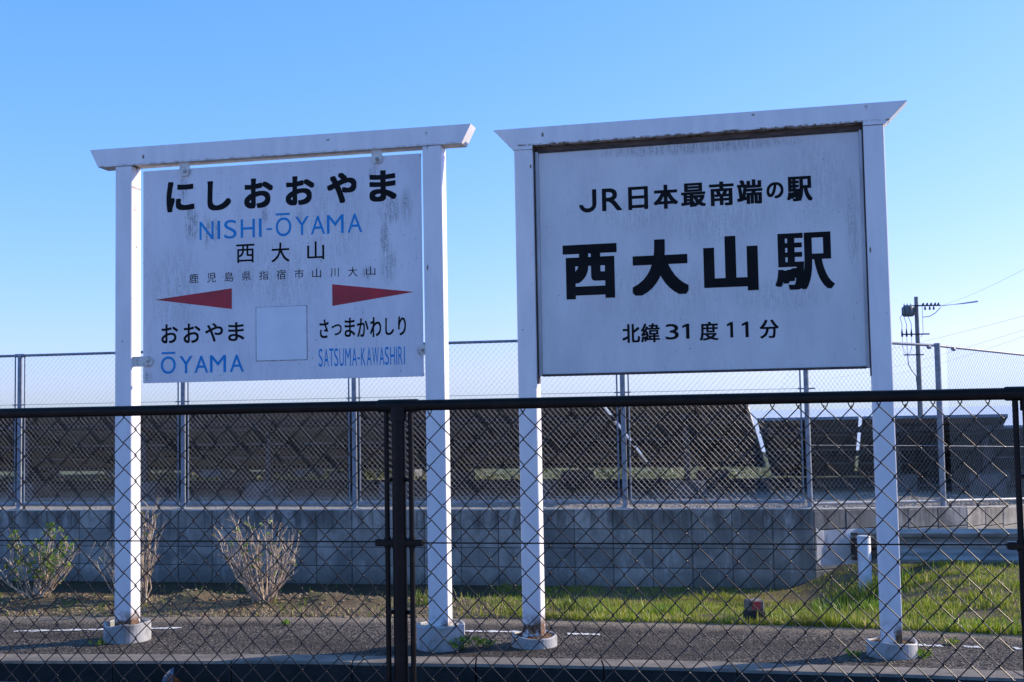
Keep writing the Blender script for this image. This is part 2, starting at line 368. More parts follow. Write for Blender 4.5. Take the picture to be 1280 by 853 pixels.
def gz(X, Y):
    X = np.asarray(X, float); Y = np.asarray(Y, float)
    u = np.maximum(Y-yedge(X), 0)
    wv = sstep(2.5, 3.8, X)
    z1 = -np.minimum(u, 4.55)*.132; z2 = -.04*u
    zb = -.02*u-.58*sstep(.75, 2.3, u); wb = 1-sstep(.0, .6, X+.12*(u-1)); z1 = z1*(1-wb)+np.maximum(zb, -.6)*wb
    z = z1*(1-wv)+z2*wv
    z = z+(wob(X, Y, 6)*.016+wob(Y, X, 17)*.009)*sstep(.03, .5, u)+.006*sstep(0, .08, u)
    for a, b, h, sx, sy in MOUNDS: z = z+.62*h*np.minimum(1.25*np.exp(-((X-a)/sx)**2-((Y-b)/sy)**2), 1)*(1+.30*wob(X*3, Y*3, 9)+.15*wob(Y*3, X*3, 22))
    return z
def sheet(name, X, Y, Z, mat, **k):
    n, m = X.shape; v = np.stack([X, Y, Z], -1).reshape(-1, 3)
    i = np.arange(n-1)[:, None]*m+np.arange(m-1)[None, :]
    f = np.stack([i, i+1, i+m+1, i+m], -1).reshape(-1, 4)
    return put(name, np_mesh(name, v, f, mat, True), kind='structure', **k)
xs = np.concatenate([np.linspace(-9, -4.6, 30), np.linspace(-4.5, 5.5, 330), np.linspace(5.6, 9, 20)])
ys = np.concatenate([np.linspace(0, 1.6, 55), np.linspace(1.66, 7.4, 70)])
X, U = np.meshgrid(xs, ys, indexing='ij'); Y = yedge(X)+U
sheet('soil_ground', X, Y, gz(X, Y), M['soil'])
# the road sheet, with the distance to its far edge kept for the dust
xs = np.linspace(-14, 12, 260); ts = np.linspace(0, 1, 24)
Xr, T = np.meshgrid(xs, ts, indexing='ij'); Y0 = ykerb(Xr)+.17; Y1 = yedge(Xr)+.06
Yr = Y0+(Y1-Y0)*T
ro = sheet('road', Xr, Yr, np.zeros_like(Xr)+.000, M['asphalt'])
at = ro.data.attributes.new('edge', 'FLOAT', 'POINT'); at.data.foreach_set('value', (Y1-Yr).astype(np.float32).ravel())
# kerb stones along the near side
kerb = empty('kerb', (0, 0, 0), kind='structure')
kx = -6.2; i = 0
while kx < 5.2:
    x0, x1 = kx+.004, kx+.596
    b = MB(); c = .012; dz = rng.uniform(-.003, .003)
    p = [(x0, float(ykerb(x0))), (x1, float(ykerb(x1)))]
    vs = []
    for (px, py) in p:
        for (dy, z) in ((0, -.45), (0, .004-c), (c, .004), (.176-c, .006), (.176, -.05), (.176, -.45)): vs.append((px, py+dy, z+dz))
    n = 6; b.add(vs, [tuple(range(n)), tuple(range(2*n-1, n-1, -1))]+[(q, (q+1) % n, (q+1) % n+n, q+n) for q in range(n)])
    b.m[2] = 1  # front face takes the near-black material, its shade painted into the colour
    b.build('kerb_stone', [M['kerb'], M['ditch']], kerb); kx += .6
# ditch beyond the kerb and the bank under the near fence
xs = np.linspace(-14, 12, 120)
def strip(name, ya, yb, z, mat):
    X, T = np.meshgrid(xs, np.linspace(0, 1, 2), indexing='ij'); a = ya(X); bb = yb(X)
    return sheet(name, X, a+(bb-a)*T, np.zeros_like(X)+z, mat)
strip('ditch_floor', lambda x: ykerb(x)-1.3, lambda x: ykerb(x)+.1, -.42, M['ditch'])
b = MB(); b.box(-12, 12, -.08, .12, -.6, .31)
strip('kerb_bed', lambda x: ykerb(x)+.02, lambda x: ykerb(x)+.2, -.2, M['ditch'])
fw = empty('fence_footing_wall', (-1.45, 3.75, 0), -R(12), label='low dark concrete footing wall under the brown chain-link fence', cat='wall')
MB().box(-9, 9, -.09, .09, -.6, .30).build('footing_wall', M['ditch'], fw)
MB().box(-14, 14, -8, -.092, -.5, .12).build('platform', M['concrete'], empty('station_forecourt', (-1.45, 3.75, 0), -R(12), kind='structure'))

# wall line (front face) : three straight runs
WY = .1956; W0 = np.array((-1.356, 12.847)); D1 = np.array((math.cos(WY), -math.sin(WY)))
C1 = W0+4.4*D1; A2 = R(24); D2 = np.array((math.cos(A2), math.sin(A2))); C2 = C1+2.0*D2; A3 = R(42); D3 = np.array((math.cos(A3), math.sin(A3)))
# gravel terrace behind it, one strip fan following the wall
WX = [W0-9.2*D1, W0-4*D1, W0, C1, C2, C2+3.4*D3, C2+3.4*D3+np.array((8, 3))]
wz = [.165, .165, .165, .15, .10, -.02, -.1]
def wall_y(x): return np.interp(x, [p[0] for p in WX], [p[1] for p in WX])
def wall_z(x): return np.interp(x, [p[0] for p in WX], wz)
xs = np.linspace(WX[0][0], 14, 150); X, T = np.meshgrid(xs, np.linspace(0, 1, 40), indexing='ij')
Ya = wall_y(X)+.10; Yb = 18.6+0*X; Y = Ya+(Yb-Ya)*T
Z = wall_z(X)*(1-sstep(0, 3, Y-Ya))+.13*sstep(0, 3, Y-Ya)+wob(X, Y, 7)*.008
sheet('gravel_terrace', X, Y, Z, M['gravel'])
# far land falling to the sea
ya = np.concatenate([np.linspace(18.3, 60, 30), np.geomspace(62, 900, 40)])
xa = np.concatenate([-np.geomspace(3000, 12, 30), np.linspace(-11, 11, 12), np.geomspace(12, 3000, 30)])
X, Y = np.meshgrid(xa, ya, indexing='ij')
Z = .12-.0345*np.maximum(Y-24, 0)+wob(X*.2, Y*.2, .6)*.12*sstep(20, 60, Y)
sheet('meadow', X, Y, Z, M['field'])
X, Y = np.meshgrid(np.concatenate([-np.geomspace(3000, 10, 16), np.geomspace(10, 3000, 16)]), np.linspace(-200, 21, 8), indexing='ij')
sheet('ground', X, Y, np.zeros_like(X)-.9, M['soil'])
X, Y = np.meshgrid(np.linspace(-40000, 40000, 9), np.linspace(600, 45000, 9), indexing='ij')
sheet('sea', X, Y, np.zeros_like(X)-20, M['sea'])

# worn white edge line on the road: four dashes, uneven where the paint has gone
for (xa_, ya_, xb, yb) in ((-2.86, 6.915, -1.91, 6.925), (-.48, 6.70, .06, 6.60), (.27, 6.53, .44, 6.49), (1.99, 6.055, 2.10, 6.025), (2.20, 6.0, 2.27, 5.98), (2.42, 5.935, 3.3, 5.62)):
    n = 14; v = []
    for i in range(n+1):
        t = i/n; cx = xa_+(xb-xa_)*t; cy = ya_+(yb-ya_)*t; h = .022+.012*math.sin(i*2.3+xa_)
        v += [(cx, cy-h, .004), (cx, cy+h, .004)]
    m = MB(); m.add(v, [(2*i, 2*i+2, 2*i+3, 2*i+1) for i in range(n)]); m.build('road_marking', M['roadpaint'], kind='structure')

# ------------------------------------------------------------------ lettering
def glyph(ch, cache={}):
    if ch == '|1':       # plain bold 1 with a flag and no foot
        return ([(.52, 0, 0), (1, 0, 0), (1, 1, 0), (.62, 1, 0), (0, .86, 0), (0, .72, 0), (.52, .80, 0)], [(0, 1, 2, 6), (6, 2, 3), (6, 3, 4, 5)])
    if ch == '|J':       # plain bold J: straight stem and a round hook
        o = [(1, 1), (.76, 1), (.76, .36)]; n = 7
        inner = [(.50+.26*math.cos(t), .34-.155*math.sin(t)) for t in [math.pi*k/n for k in range(n+1)]]
        outer = [(.50+.50*math.cos(t), .36-.36*math.sin(t)) for t in [math.pi*k/n for k in range(n+1)]]
        v = [(1, 1, 0), (.76, 1, 0)]; f = []
        for a_, b_ in zip(outer, inner): v += [(*a_, 0), (*b_, 0)]
        f.append((0, 1, 3, 2))
        for k in range(n): f.append((2+2*k, 3+2*k, 5+2*k, 4+2*k))
        return v, f
    if ch not in cache:
        c = bpy.data.curves.new('t', 'FONT'); c.body = ch; c.size = 1; c.resolution_u = 6
        o = bpy.data.objects.new('t', c); COL.objects.link(o)
        dg = bpy.context.evaluated_depsgraph_get(); me = bpy.data.meshes.new_from_object(o.evaluated_get(dg))
        v = [tuple(x.co) for x in me.vertices]; f = [tuple(p.vertices) for p in me.polygons]
        bpy.data.objects.remove(o); bpy.data.curves.remove(c); bpy.data.meshes.remove(me)
        cache[ch] = (v, f)
    return cache[ch]
def latin(word, x0, x1, z0, z1):
    """the letters of a word as separate boxes, spaced as the font spaces them"""
    tot = {}; adv = 0; out = []
    W_ = dict(zip('NISHOYAMTUKWRE-', (.60, .115, .53, .60, .70, .62, .64, .74, .58, .58, .58, .86, .56, .50, .30)))
    gap = .17
    for c in word: out.append((c, adv, adv+W_[c])); adv += W_[c]+gap*(.45 if c in 'AYTW' else 1)
    tot = out[-1][2]; k = (x1-x0)/tot; r = []
    for c, a, b in out:
        if c == '-': r.append((c, x0+a*k, x0+b*k, z0+.36*(z1-z0), z0+.47*(z1-z0)))
        else: r.append((c, x0+a*k, x0+b*k, z0-(.01*(z1-z0) if c in 'OSU' else 0), z1+(.01*(z1-z0) if c in 'OS' else 0)))
    return r
def letters(parent, name, items, mat, bold, front, dx=-.005, bars=(), single=True):
    """each character is cut to its own box; bold = extra stroke width as a share of the box height (across, up)"""
    bx, bz = bold if isinstance(bold, tuple) else (bold, bold)
    grp = MB()
    for n_, it in enumerate(items):
        ch, x0, x1, z0, z1 = it[:5]; v, f = glyph(ch); a = np.array(v); b = MB() if single else grp
        kx, kz = (bx, bz) if len(it) < 6 else it[5]
        ex, ez = kx*(z1-z0)/2, kz*(z1-z0)/2
        if ch[0] == '|': ex = ez = 0
        lo, hi = a.min(0), a.max(0); s = (hi-lo)
        st = [(0, 0)] if ex == 0 else [(p, q) for p in (-1, 0, 1) for q in (-1, 0, 1)]
        if max(ex, ez) > .0065: st = [(p/2, q/2) for p in (-2, -1, 0, 1, 2) for q in (-2, -1, 0, 1, 2)]
        for k, (p, q) in enumerate(st):
            P = np.empty_like(a)
            P[:, 0] = x0+ex+(a[:, 0]-lo[0])/s[0]*(x1-x0-2*ex)+dx+p*ex
            P[:, 2] = z0+ez+(a[:, 1]-lo[1])/s[1]*(z1-z0-2*ez)+q*ez
            P[:, 1] = front-.0008-k*.00002
            b.add(P.tolist(), f)
        if single: b.build('character', mat, parent)
    for x0, x1, z0, z1 in bars: grp.box(x0+dx, x1+dx, front-.0012, front-.0002, z0, z1)
    if grp.v: return grp.build('character' if single else name, mat, parent)

# ------------------------------------------------------------------ the two station signs
def footing(parent, cx, cy, r, top, fill_z, cracked=False, seedv=0):
    """open pipe ring round the foot of a post, with its fill as a sub-part"""
    b = MB(); n = 40; ro_, ri = r, r-.012; vs = []
    for q in range(n):
        a = 2*math.pi*q/n; c_, s_ = math.cos(a), math.sin(a)
        chip = (.010*max(0, math.sin(a*2+seedv)) if cracked else 0)+.003*math.sin(5*a+seedv)
        for rr, z in ((ro_, -.05), (ro_, top-.004-chip), (ro_-.003, top-chip), (ri+.002, top-chip), (ri, top-.006-chip), (ri, -.05)): vs.append((cx+rr*c_, cy+rr*s_, z))
    b.add(vs, [(q*6+j, ((q+1) % n)*6+j, ((q+1) % n)*6+j+1, q*6+j+1) for q in range(n) for j in range(5)], 0, False)
    f = b.build('footing', M['pvc'], parent)
    b = MB(); vs = [(cx, cy, fill_z+.012)]; rings = 5
    for j in range(1, rings+1):
        for q in range(24):
            a = 2*math.pi*q/24; rr = (ri+.001)*j/rings
            vs.append((cx+rr*math.cos(a), cy+rr*math.sin(a), fill_z+(random.uniform(-.008, .010) if j < rings else 0)))
    fs = [(0, 1+q, 1+(q+1) % 24) for q in range(24)]
    for j in range(rings-1): fs += [(1+j*24+q, 1+(j+1)*24+q, 1+(j+1)*24+(q+1) % 24, 1+j*24+(q+1) % 24) for q in range(24)]
    b.add(vs, fs, 0, True); b.build('fill', M['rustfill'] if fill_z < .08 or cracked else M['mortar'], f)
def hexbolt(x, y, z, r=.009, d=.008, mb=None):
    pts = [(x+r*math.cos(math.pi/3*k), z+r*math.sin(math.pi/3*k)) for k in range(6)]; return (mb or MB()).prism(pts, y-d, y)

# left: the bilingual name board hung in its frame
SL = empty('station_name_sign', (-1.2498, 6.3606, 0), -.2131, label='white bilingual station name board with two red arrows, hung in a white post frame', cat='station sign')
for cx, top, fz, cr in ((-.896, .100, .062, True), (.868, .122, .112, False)):
    MB().box(cx-.05, cx+.05, 0, .1, fz-.05, 2.588, c=.004).build('post', M['paint_l'], SL)
    footing(SL, cx, .05, .124, top, fz, cr, cx)
MB().prism([(-1.10, 2.69), (1.082, 2.688), (1.031, 2.59), (-1.05, 2.59)], -.003, .103).build('crossbeam', M['paint_l'], SL)
DX = -.009; FY = .022
bl = MB().box(-.781+DX, .812+DX, FY, FY+.006, 1.388, 2.556, c=.0015)
bl.box(-.779+DX, .810+DX, FY+.006, FY+.02, 1.39, 1.405); bl.box(-.779+DX, .810+DX, FY+.006, FY+.02, 2.54, 2.554)
bl.build('board', M['board_l'], SL)
letters(SL, 'lettering', [('に',-0.640,-0.474,2.320,2.487),('し',-0.397,-0.259,2.316,2.478),('お',-0.182,-0.016,2.315,2.478),('お',0.057,0.220,2.319,2.476),('や',0.292,0.457,2.317,2.479),('ま',0.528,0.677,2.313,2.478)], M['ink'], (.085, .075), FY, DX)
letters(SL, 'lettering', [*latin('NISHI',-0.444,-0.082,2.159,2.259),*latin('OYAMA',-0.001,0.486,2.157,2.257)], M['blue'], (.0, .0), FY, DX, [(-.001, .079, 2.270, 2.281), (-.054, -.022, 2.194, 2.204)])
letters(SL, 'lettering', [('西',-0.230,-0.124,2.023,2.124),('大',-0.027,0.077,2.018,2.123),('山',0.177,0.273,2.022,2.120)], M['ink'], (.02, .02), FY, DX)
letters(SL, 'lettering', [('鹿',-0.506,-0.451,1.925,1.977),('児',-0.400,-0.349,1.925,1.977),('島',-0.297,-0.246,1.925,1.977),('県',-0.196,-0.145,1.926,1.975),('指',-0.097,-0.044,1.926,1.975),('宿',0.002,0.054,1.924,1.977),('市',0.104,0.156,1.926,1.975),('山',0.205,0.254,1.926,1.975),('川',0.306,0.353,1.926,1.973),('大',0.406,0.457,1.924,1.975),('山',0.505,0.556,1.926,1.973)], M['ink'], (.0, .0), FY, DX)
letters(SL, 'lettering', [('お',-0.671,-0.572,1.602,1.706),('お',-0.539,-0.440,1.600,1.706),('や',-0.412,-0.308,1.603,1.704),('ま',-0.278,-0.185,1.603,1.704)], M['ink'], (.035, .035), FY, DX)
letters(SL, 'lettering', latin('OYAMA',-0.674,-0.188,1.437,1.530), M['blue'], (.015,.01), FY, DX, [(-.669, -.588, 1.544, 1.555)])
letters(SL, 'lettering', [('さ',0.243,0.294,1.603,1.702),('つ',0.310,0.367,1.616,1.674),('ま',0.383,0.441,1.605,1.706),('か',0.452,0.515,1.603,1.701),('わ',0.524,0.585,1.600,1.705),('し',0.607,0.655,1.608,1.698),('り',0.677,0.720,1.604,1.704)], M['ink'], (.03, .03), FY, DX)
letters(SL, 'lettering', latin('SATSUMA-KAWASHIRI',0.237,0.712,1.452,1.548), M['blue'], (.0, .02), FY, DX)
MB().prism([(-.709+DX, 1.843), (-.256+DX, 1.888), (-.256+DX, 1.776)], FY-.0012, FY-.0002).build('arrow', M['red'], SL, label='red wedge arrow pointing left')
MB().prism([(.766+DX, 1.829), (.316+DX, 1.887), (.316+DX, 1.772)], FY-.0012, FY-.0002).build('arrow', M['red'], SL, label='red wedge arrow pointing right')
pp = MB().box(-.1145+DX, .171+DX, FY-.002, FY-.0002, 1.494, 1.779).build('cover_plate', M['patch'], SL, label='blank pale square plate')
sm = MB()
for x0, x1, z0, z1 in ((-.1175, .174, 1.4905, 1.4938), (-.1175, .174, 1.7792, 1.7812), (-.1175, -.1147, 1.4938, 1.7792), (.1712, .174, 1.4938, 1.7792)): sm.box(x0+DX, x1+DX, FY-.0022, FY-.0002, z0, z1)
sm.build('seam', M['seam'], pp)
for cx in (-.537, .565):      # top hangers
    pl = [(cx-.029, 2.596), (cx+.029, 2.596), (cx+.029, 2.530), (cx+.016, 2.515), (cx-.016, 2.515), (cx-.029, 2.530)]
    h = MB().prism(pl, FY-.010, FY-.003).build('hanger', M['clip'], SL)
    hexbolt(cx+.002, FY-.010, 2.538).build('bolt', M['bolt'], h)
for x0, x1, cx, cz in ((-.846, -.755, -.755, 1.507), (.870, .800, .800, 1.525)):   # side tabs
    s = 1 if x1 > x0 else -1; pl = [(x0, cz-.028)]
    for k in range(9):
        a = -math.pi/2+math.pi*k/8; pl.append((x1+s*.028*math.cos(a), cz+.028*math.sin(a)))
    pl.append((x0, cz+.028))
    if s < 0: pl = pl[::-1]; pl = [(.830, cz+.024)]+[(p, q) for p, q in pl if p < .82]+[(.830, cz-.024)]
    h = MB().prism(pl, FY-.009, FY-.002).build('side_tab', M['clip'], SL)
    hexbolt(x1, FY-.009, cz, .008, .007).build('bolt', M['bolt'], h)

# right: the panel that names the southernmost station
SR = empty('station_panel_sign', (.9325, 5.9903, 0), -.2338, label='grey-white panel with large black kanji and no arrows, in the right-hand post frame', cat='station sign')
for cx, top, fz in ((-.881, .058, .050), (.874, .076, .058)):
    MB().box(cx-.049, cx+.049, 0, .1, .0, 2.562, c=.004).build('post', M['paint_r'], SR)
    footing(SR, cx, .05, .118, top, fz, True, cx*3)
MB().prism([(-1.041, 2.675), (1.036, 2.672), (.929, 2.564), (.8245, 2.564), (.8245, 2.582), (-.8315, 2.582), (-.8315, 2.562), (-.936, 2.562)], -.003, .103).build('crossbeam', M['paint_r'], SR)
PY = .042
MB().box(-.826, .820, PY+.012, PY+.030, 2.5535, 2.5815).build('top_angle', M['brownsteel'], SR)
MB().box(-.808, .804, PY, PY+.02, 1.388, 2.5445).build('panel', M['board_r'], SR)
for nm, q in (('left', (-.826, -.8085, 1.378, 2.552)), ('right', (.8045, .820, 1.378, 2.552)), ('bottom', (-.808, .804, 1.376, 1.3875)), ('top', (-.808, .804, 2.545, 2.553))):
    MB().box(q[0], q[1], PY-.010, PY+.03, q[2], q[3], c=.002).build('trim', M['alu'] if nm in ('left', 'right') else M['darksteel'], SR)
MB().box(-.8313, -.8265, .02, .075, 1.34, 2.581).build('mounting_angle', M['darksteel'], SR)
MB().box(.8205, .8243, .02, .075, 1.34, 2.581).build('mounting_angle', M['darksteel'], SR)
letters(SR, 'lettering', [('|J',-0.594,-0.502,2.219,2.338),('R',-0.473,-0.370,2.221,2.338,(.03,.05)),('日',-0.337,-0.235,2.219,2.338),('本',-0.207,-0.083,2.215,2.339),('最',-0.067,0.057,2.217,2.339),('南',0.075,0.197,2.215,2.338),('端',0.213,0.338,2.215,2.339),('の',0.358,0.441,2.236,2.318,(.07,.06)),('駅',0.457,0.581,2.215,2.340)], M['ink'], (.075, .05), PY)
letters(SR, 'lettering', [('西',-0.685,-0.403,1.771,2.053,(.10,.09)),('大',-0.327,-0.039,1.775,2.060,(.11,.09)),('山',0.037,0.306,1.781,2.059,(.11,.09)),('駅',0.388,0.672,1.774,2.057,(.06,.02))], M['ink'], .03, PY)
letters(SR, 'lettering', [('北',-0.384,-0.293,1.537,1.633),('緯',-0.288,-0.192,1.536,1.633),('3',-0.163,-0.097,1.547,1.626,(.01,.02)),('|1',-0.079,-0.043,1.549,1.625),('度',0.008,0.101,1.537,1.631),('|1',0.144,0.174,1.548,1.626),('|1',0.217,0.250,1.547,1.625),('分',0.304,0.397,1.538,1.631)], M['ink'], (.05, .035), PY)

# ------------------------------------------------------------------ chain link
def zigzag(width, pitch, rows, r, phase, top, wire_y=.0, ntip=1, sides=5, sag=0.0, tail=0.0):
    """one wire: tips alternate left and right; each tip hooks a little past the node"""
    pts = []; z = top; e = r*1.1; k = phase
    if tail: pts.append((width*(1-k)*1.0+(tail if k else -tail)*0, 0, top+tail))
    for i in range(rows*2+1):
        right = (i+k) % 2 == 0
        x = width+e if right else -e
        yy = r*1.15
        pts.append((x-(e*1.2 if right else -e*1.2)*1.2, -yy if right else yy, z+e*1.1))
        pts.append((x, 0, z+e*.2)); pts.append((x-(e*1.2 if right else -e*1.2)*1.2, yy if right else -yy, z-e*1.1))
        z -= pitch/2
    return pts
def zz_far(x0, w, pitch, z1, z0, phase, r):
    pts = []; z = z1; i = phase
    while z > z0: pts.append((x0+(w if i % 2 else 0), (r if i % 2 else -r), z)); z -= pitch/2; i += 1
    return pts

NF = empty('chain_link_fence', (-1.45, 3.75, 0), -R(12), label='dark brown chain-link fence closest to the camera, with round top rail', cat='fence')
posts = (-2.27, -.565, 1.139, 2.868, 4.57)
RZ = 1.2155
for a, b_ in zip(posts[:-1], posts[1:]):
    MB().tube([(a+.001, 0, RZ), (b_-.001, 0, RZ)], .0158, 16, caps=False).build('top_rail', M['brown'], NF)
    MB().tube([(a+.045, 0, .372), (b_-.045, 0, .372)], .0125, 10).build('bottom_rail', M['brown'], NF)
    MB().tube([(a+.02, -.004, .8185), (b_-.02, -.004, .8215)], .0022, 6).build('tension_wire', M['brown'], NF)
    for s in (a+.037, b_-.037): MB().tube([(s, 0, .36), (s, 0, 1.200)], .0080, 8).build('end_bar', M['brown'], NF)
for s in posts:
    p = MB().tube([(s, 0, -.3), (s, 0, RZ-.012)], .0205, 16).build('post', M['brown'], NF)
    c = MB().tube([(s-.063, 0, RZ), (s-.058, 0, RZ), (s+.058, 0, RZ), (s+.063, 0, RZ)], [.0165, .0188, .0188, .0165], 16)
    c.tube([(s, 0, RZ-.045), (s, 0, RZ-.002)], .0255, 16); c.build('rail_clamp', M['brown'], p)
    c = MB().box(s-.072, s+.072, -.014, .014, .809, .829, c=.003); c.tube([(s, 0, .805), (s, 0, .833)], .0235, 16)
    c.tube([(s-.037, 0, .803), (s-.037, 0, .835)], .0105, 10); c.tube([(s+.037, 0, .803), (s+.037, 0, .835)], .0105, 10)
    c.build('bar_clamp', M['brown'], p)
    for dz in (1.0, .62):
        for sg in (-1, 1): MB().tube([(s+sg*.030, 0, dz-.006), (s+sg*.030, 0, dz+.006)], .011, 8).build('tie', M['brown'], p)
def near_bay(s0, s1, h, v, node_s, node_z, rows):
    hw = h/2; r = .00172
    # column positions: even columns carry the nodes of row 0
    j0 = math.ceil((s0-node_s)/hw); j1 = math.floor((s1-node_s)/hw)
    meshes = {}
    for ph in (0, 1):
        b = MB(); pts = []; e = r*1.25
        # ends: turned up and hooked over the top rail
        z = node_z-(v/2 if ph else 0)
        i = 0; side = 0 if True else 1
        # ph 0 : first tip (row 0) is at x=0 side ; ph 1 : first tip at x=hw side on row 0
        z = node_z; seq = []
        for k in range(rows*2):
            left = ((k % 2 == 0) == (ph == 0)); seq.append((left, z)); z -= v/2
        L, z_ = seq[0]; x = 0 if L else hw; sg = 1 if L else -1
        pts += [(x-sg*.0062, .006, z_+.030), (x-sg*.0066, .004, z_+.012), (x-sg*.0042, .002, z_+.004)]
        for L, zz in seq:
            x = 0 if L else hw; sg = 1 if L else -1
            pts += [(x+sg*.0012, -r*.9, zz+e*1.3), (x-sg*e*1.0, 0, zz+e*.3 if 1 else zz), (x-sg*e*1.0, 0, zz-e*.3), (x+sg*.0012, r*.9, zz-e*1.3)]
        b.tube(pts, r, 5); meshes[ph] = b.mesh('wire', M['wire'])
    for j in range(j0, j1):
        ph = 0 if j % 2 == 0 else 1
        put('wire', meshes[ph], NF, loc=(node_s+j*hw+random.gauss(0, .0007), 0, random.gauss(0, .0012)), rot=(0, random.gauss(0, .0012), random.uniform(-.12, .12)))
near_bay(posts[0]+.035, posts[1]-.035, .0765, .0790, -.122, 1.197, 11)
near_bay(posts[1]+.035, posts[2]-.030, .0765, .0790, -.122, 1.197, 11)
near_bay(posts[2]+.030, posts[3]-.035, .0696, .0757, 1.233, 1.189, 11)
near_bay(posts[3]+.035, posts[4]-.035, .0696, .0757, 1.233, 1.189, 11)

# ------------------------------------------------------------------ block retaining wall
BW = empty('block_retaining_wall', (W0[0], W0[1], 0), label='grey concrete block retaining wall behind the grass, turning back at the right', cat='wall')
blk = {}
def block_mesh(w_):
    k = round(w_, 3)
    if k not in blk:
        blk[k] = MB().box(.003, w_-.003, 0, .12, .0025, .1945, c=.007).mesh('block', M['block'])
    return blk[k]
def wall_run(P, yaw, s0, n, z_of, rows):
    d = np.array((math.cos(yaw), math.sin(yaw)))
    for i in range(n):
        s = s0+.4*i; q = P+d*s-W0; zt = z_of(s+.2)
        for r_ in range(rows):
            hgt = .1975*(r_+1)
            put('block', block_mesh(.4), BW, loc=(q[0]-math.sin(yaw)*rng.uniform(-.003, .003), q[1]+math.cos(yaw)*rng.uniform(-.003, .003), zt-hgt), rot=(0, 0, yaw))
wall_run(W0, -WY, -9.2, 34, lambda s: .190, 4)
wall_run(C1, A2, 0, 5, lambda s: .186-.035*s, 4)
wall_run(C2, A3, 0, 8, lambda s: .112-.055*s, 4)
def ribbon(P, yaw, s0, s1, y0, y1, z_of, h, name, mat, parent, dz=0.0, n=20):
    b = MB(); d = np.array((math.cos(yaw), math.sin(yaw))); nn = np.array((-math.sin(yaw), math.cos(yaw))); vs = []
    for i in range(n+1):
        s = s0+(s1-s0)*i/n; a = P+d*s+nn*y0-W0; c = P+d*s+nn*y1-W0; z = z_of(s)+dz
        vs += [(a[0], a[1], z-h), (a[0], a[1], z), (c[0], c[1], z), (c[0], c[1], z-h)]
    b.add(vs, [(i*4+j, i*4+4+j, i*4+4+(j+1) % 4, i*4+(j+1) % 4) for i in range(n) for j in range(4)]+[(0, 1, 2, 3), (n*4+3, n*4+2, n*4+1, n*4)])
    return b.build(name, mat, parent)
for P, yaw, a, b_, zo in ((W0, -WY, -9.2, 4.4, lambda s: .190), (C1, A2, 0, 2.0, lambda s: .186-.035*s), (C2, A3, 0, 3.2, lambda s: .112-.055*s)):
    ribbon(P, yaw, a, b_, .004, .118, zo, .009, 'mortar_cap', M['cap'], BW, dz=.0075)
    ribbon(P, yaw, a, b_, .012, .112, zo, 1.0, 'mortar_core', M['joint'], BW, dz=-.004)

# ------------------------------------------------------------------ galvanised fence on the wall
GF = empty('galvanised_fence', (W0[0], W0[1], 0), label='grey galvanised chain-link fence standing on the block retaining wall', cat='fence')
def frame_pt(P, yaw, back):
    d = np.array((math.cos(yaw), math.sin(yaw))); nn = np.array((-math.sin(yaw), math.cos(yaw)))
    def f(s, z, y=0.0): q = P+d*s+nn*(back+y)-W0; return (q[0], q[1], z)
    return f
def gal_tube(name, pts, r, n=8, parent=None): return MB().tube(pts, r, n).build(name, M['galv'], parent or GF)
def far_mesh(f, s0, s1, z1, z0, slope_z, name='wire_mesh'):
    b = MB(); hw = .02825; v = .063; r = .0012; k = 0; s = s0; allv = []; allf = []; base = 0
    j = 0
    while s < s1:
        pts = []; dz = slope_z*(s-s0); z = z1-(0 if j % 2 == 0 else v/2)*0; i = 0
        while z > z0:
            left = ((i % 2 == 0) == (j % 2 == 0)); pts.append((s+(0 if left else hw), z+dz, -r if left else r)); z -= v/2; i += 1
        P = [Vector(f(a, zz, yy)) for a, zz, yy in pts]
        # three-sided tube
        nrm = (Vector(f(0, 0, 1))-Vector(f(0, 0, 0))).normalized()
        for q, p in enumerate(P):
            t = (P[min(q+1, len(P)-1)]-P[max(q-1, 0)]).normalized()
            lx = t.cross(nrm).normalized()
            if q % 1 == 0: lx = (Vector(f(1, 0))-Vector(f(0, 0))).normalized()
            for a in range(3):
                an = a*2.0944+.5; allv.append(p+lx*r*1.45*math.cos(an)+nrm*r*math.sin(an))
        m_ = len(P)
        for q in range(m_-1):
            for a in range(3): allf.append((base+q*3+a, base+q*3+3+a, base+q*3+3+(a+1) % 3, base+q*3+(a+1) % 3))
        base += m_*3; s += hw; j += 1
    put(name, np_mesh(name, np.array([tuple(q) for q in allv]), np.array(allf), M['galvmesh']), GF, kind='stuff')
F1 = frame_pt(W0, -WY, .12)
ps = (-6.42, -4.425, -2.40, -.40, 1.58, 2.52, 4.375)
for s in ps:
    p = gal_tube('post', [F1(s, .19), F1(s, 1.965)], .027, 12)
    MB().tube([F1(s-.062, 1.958), F1(s+.062, 1.958)], .021, 10).build('rail_clamp', M['galv'], p)
    c = MB().tube([F1(s-.085, 1.39, -.012), F1(s+.085, 1.39, -.012)], .008, 6).build('bar_clamp', M['galv'], p)
    fb = [F1(s+rng.uniform(.09, .14)*math.cos(a)*1.2, .1985+.0, rng.uniform(.035, .05)*math.sin(a)) for a in np.linspace(0, 2*math.pi, 15)[:-1]]
    ctr = F1(s, .213); b = MB(); b.add(fb+[ctr], [(i, (i+1) % 14, 14) for i in range(14)]); b.build('mortar_patch', M['cap'], p)
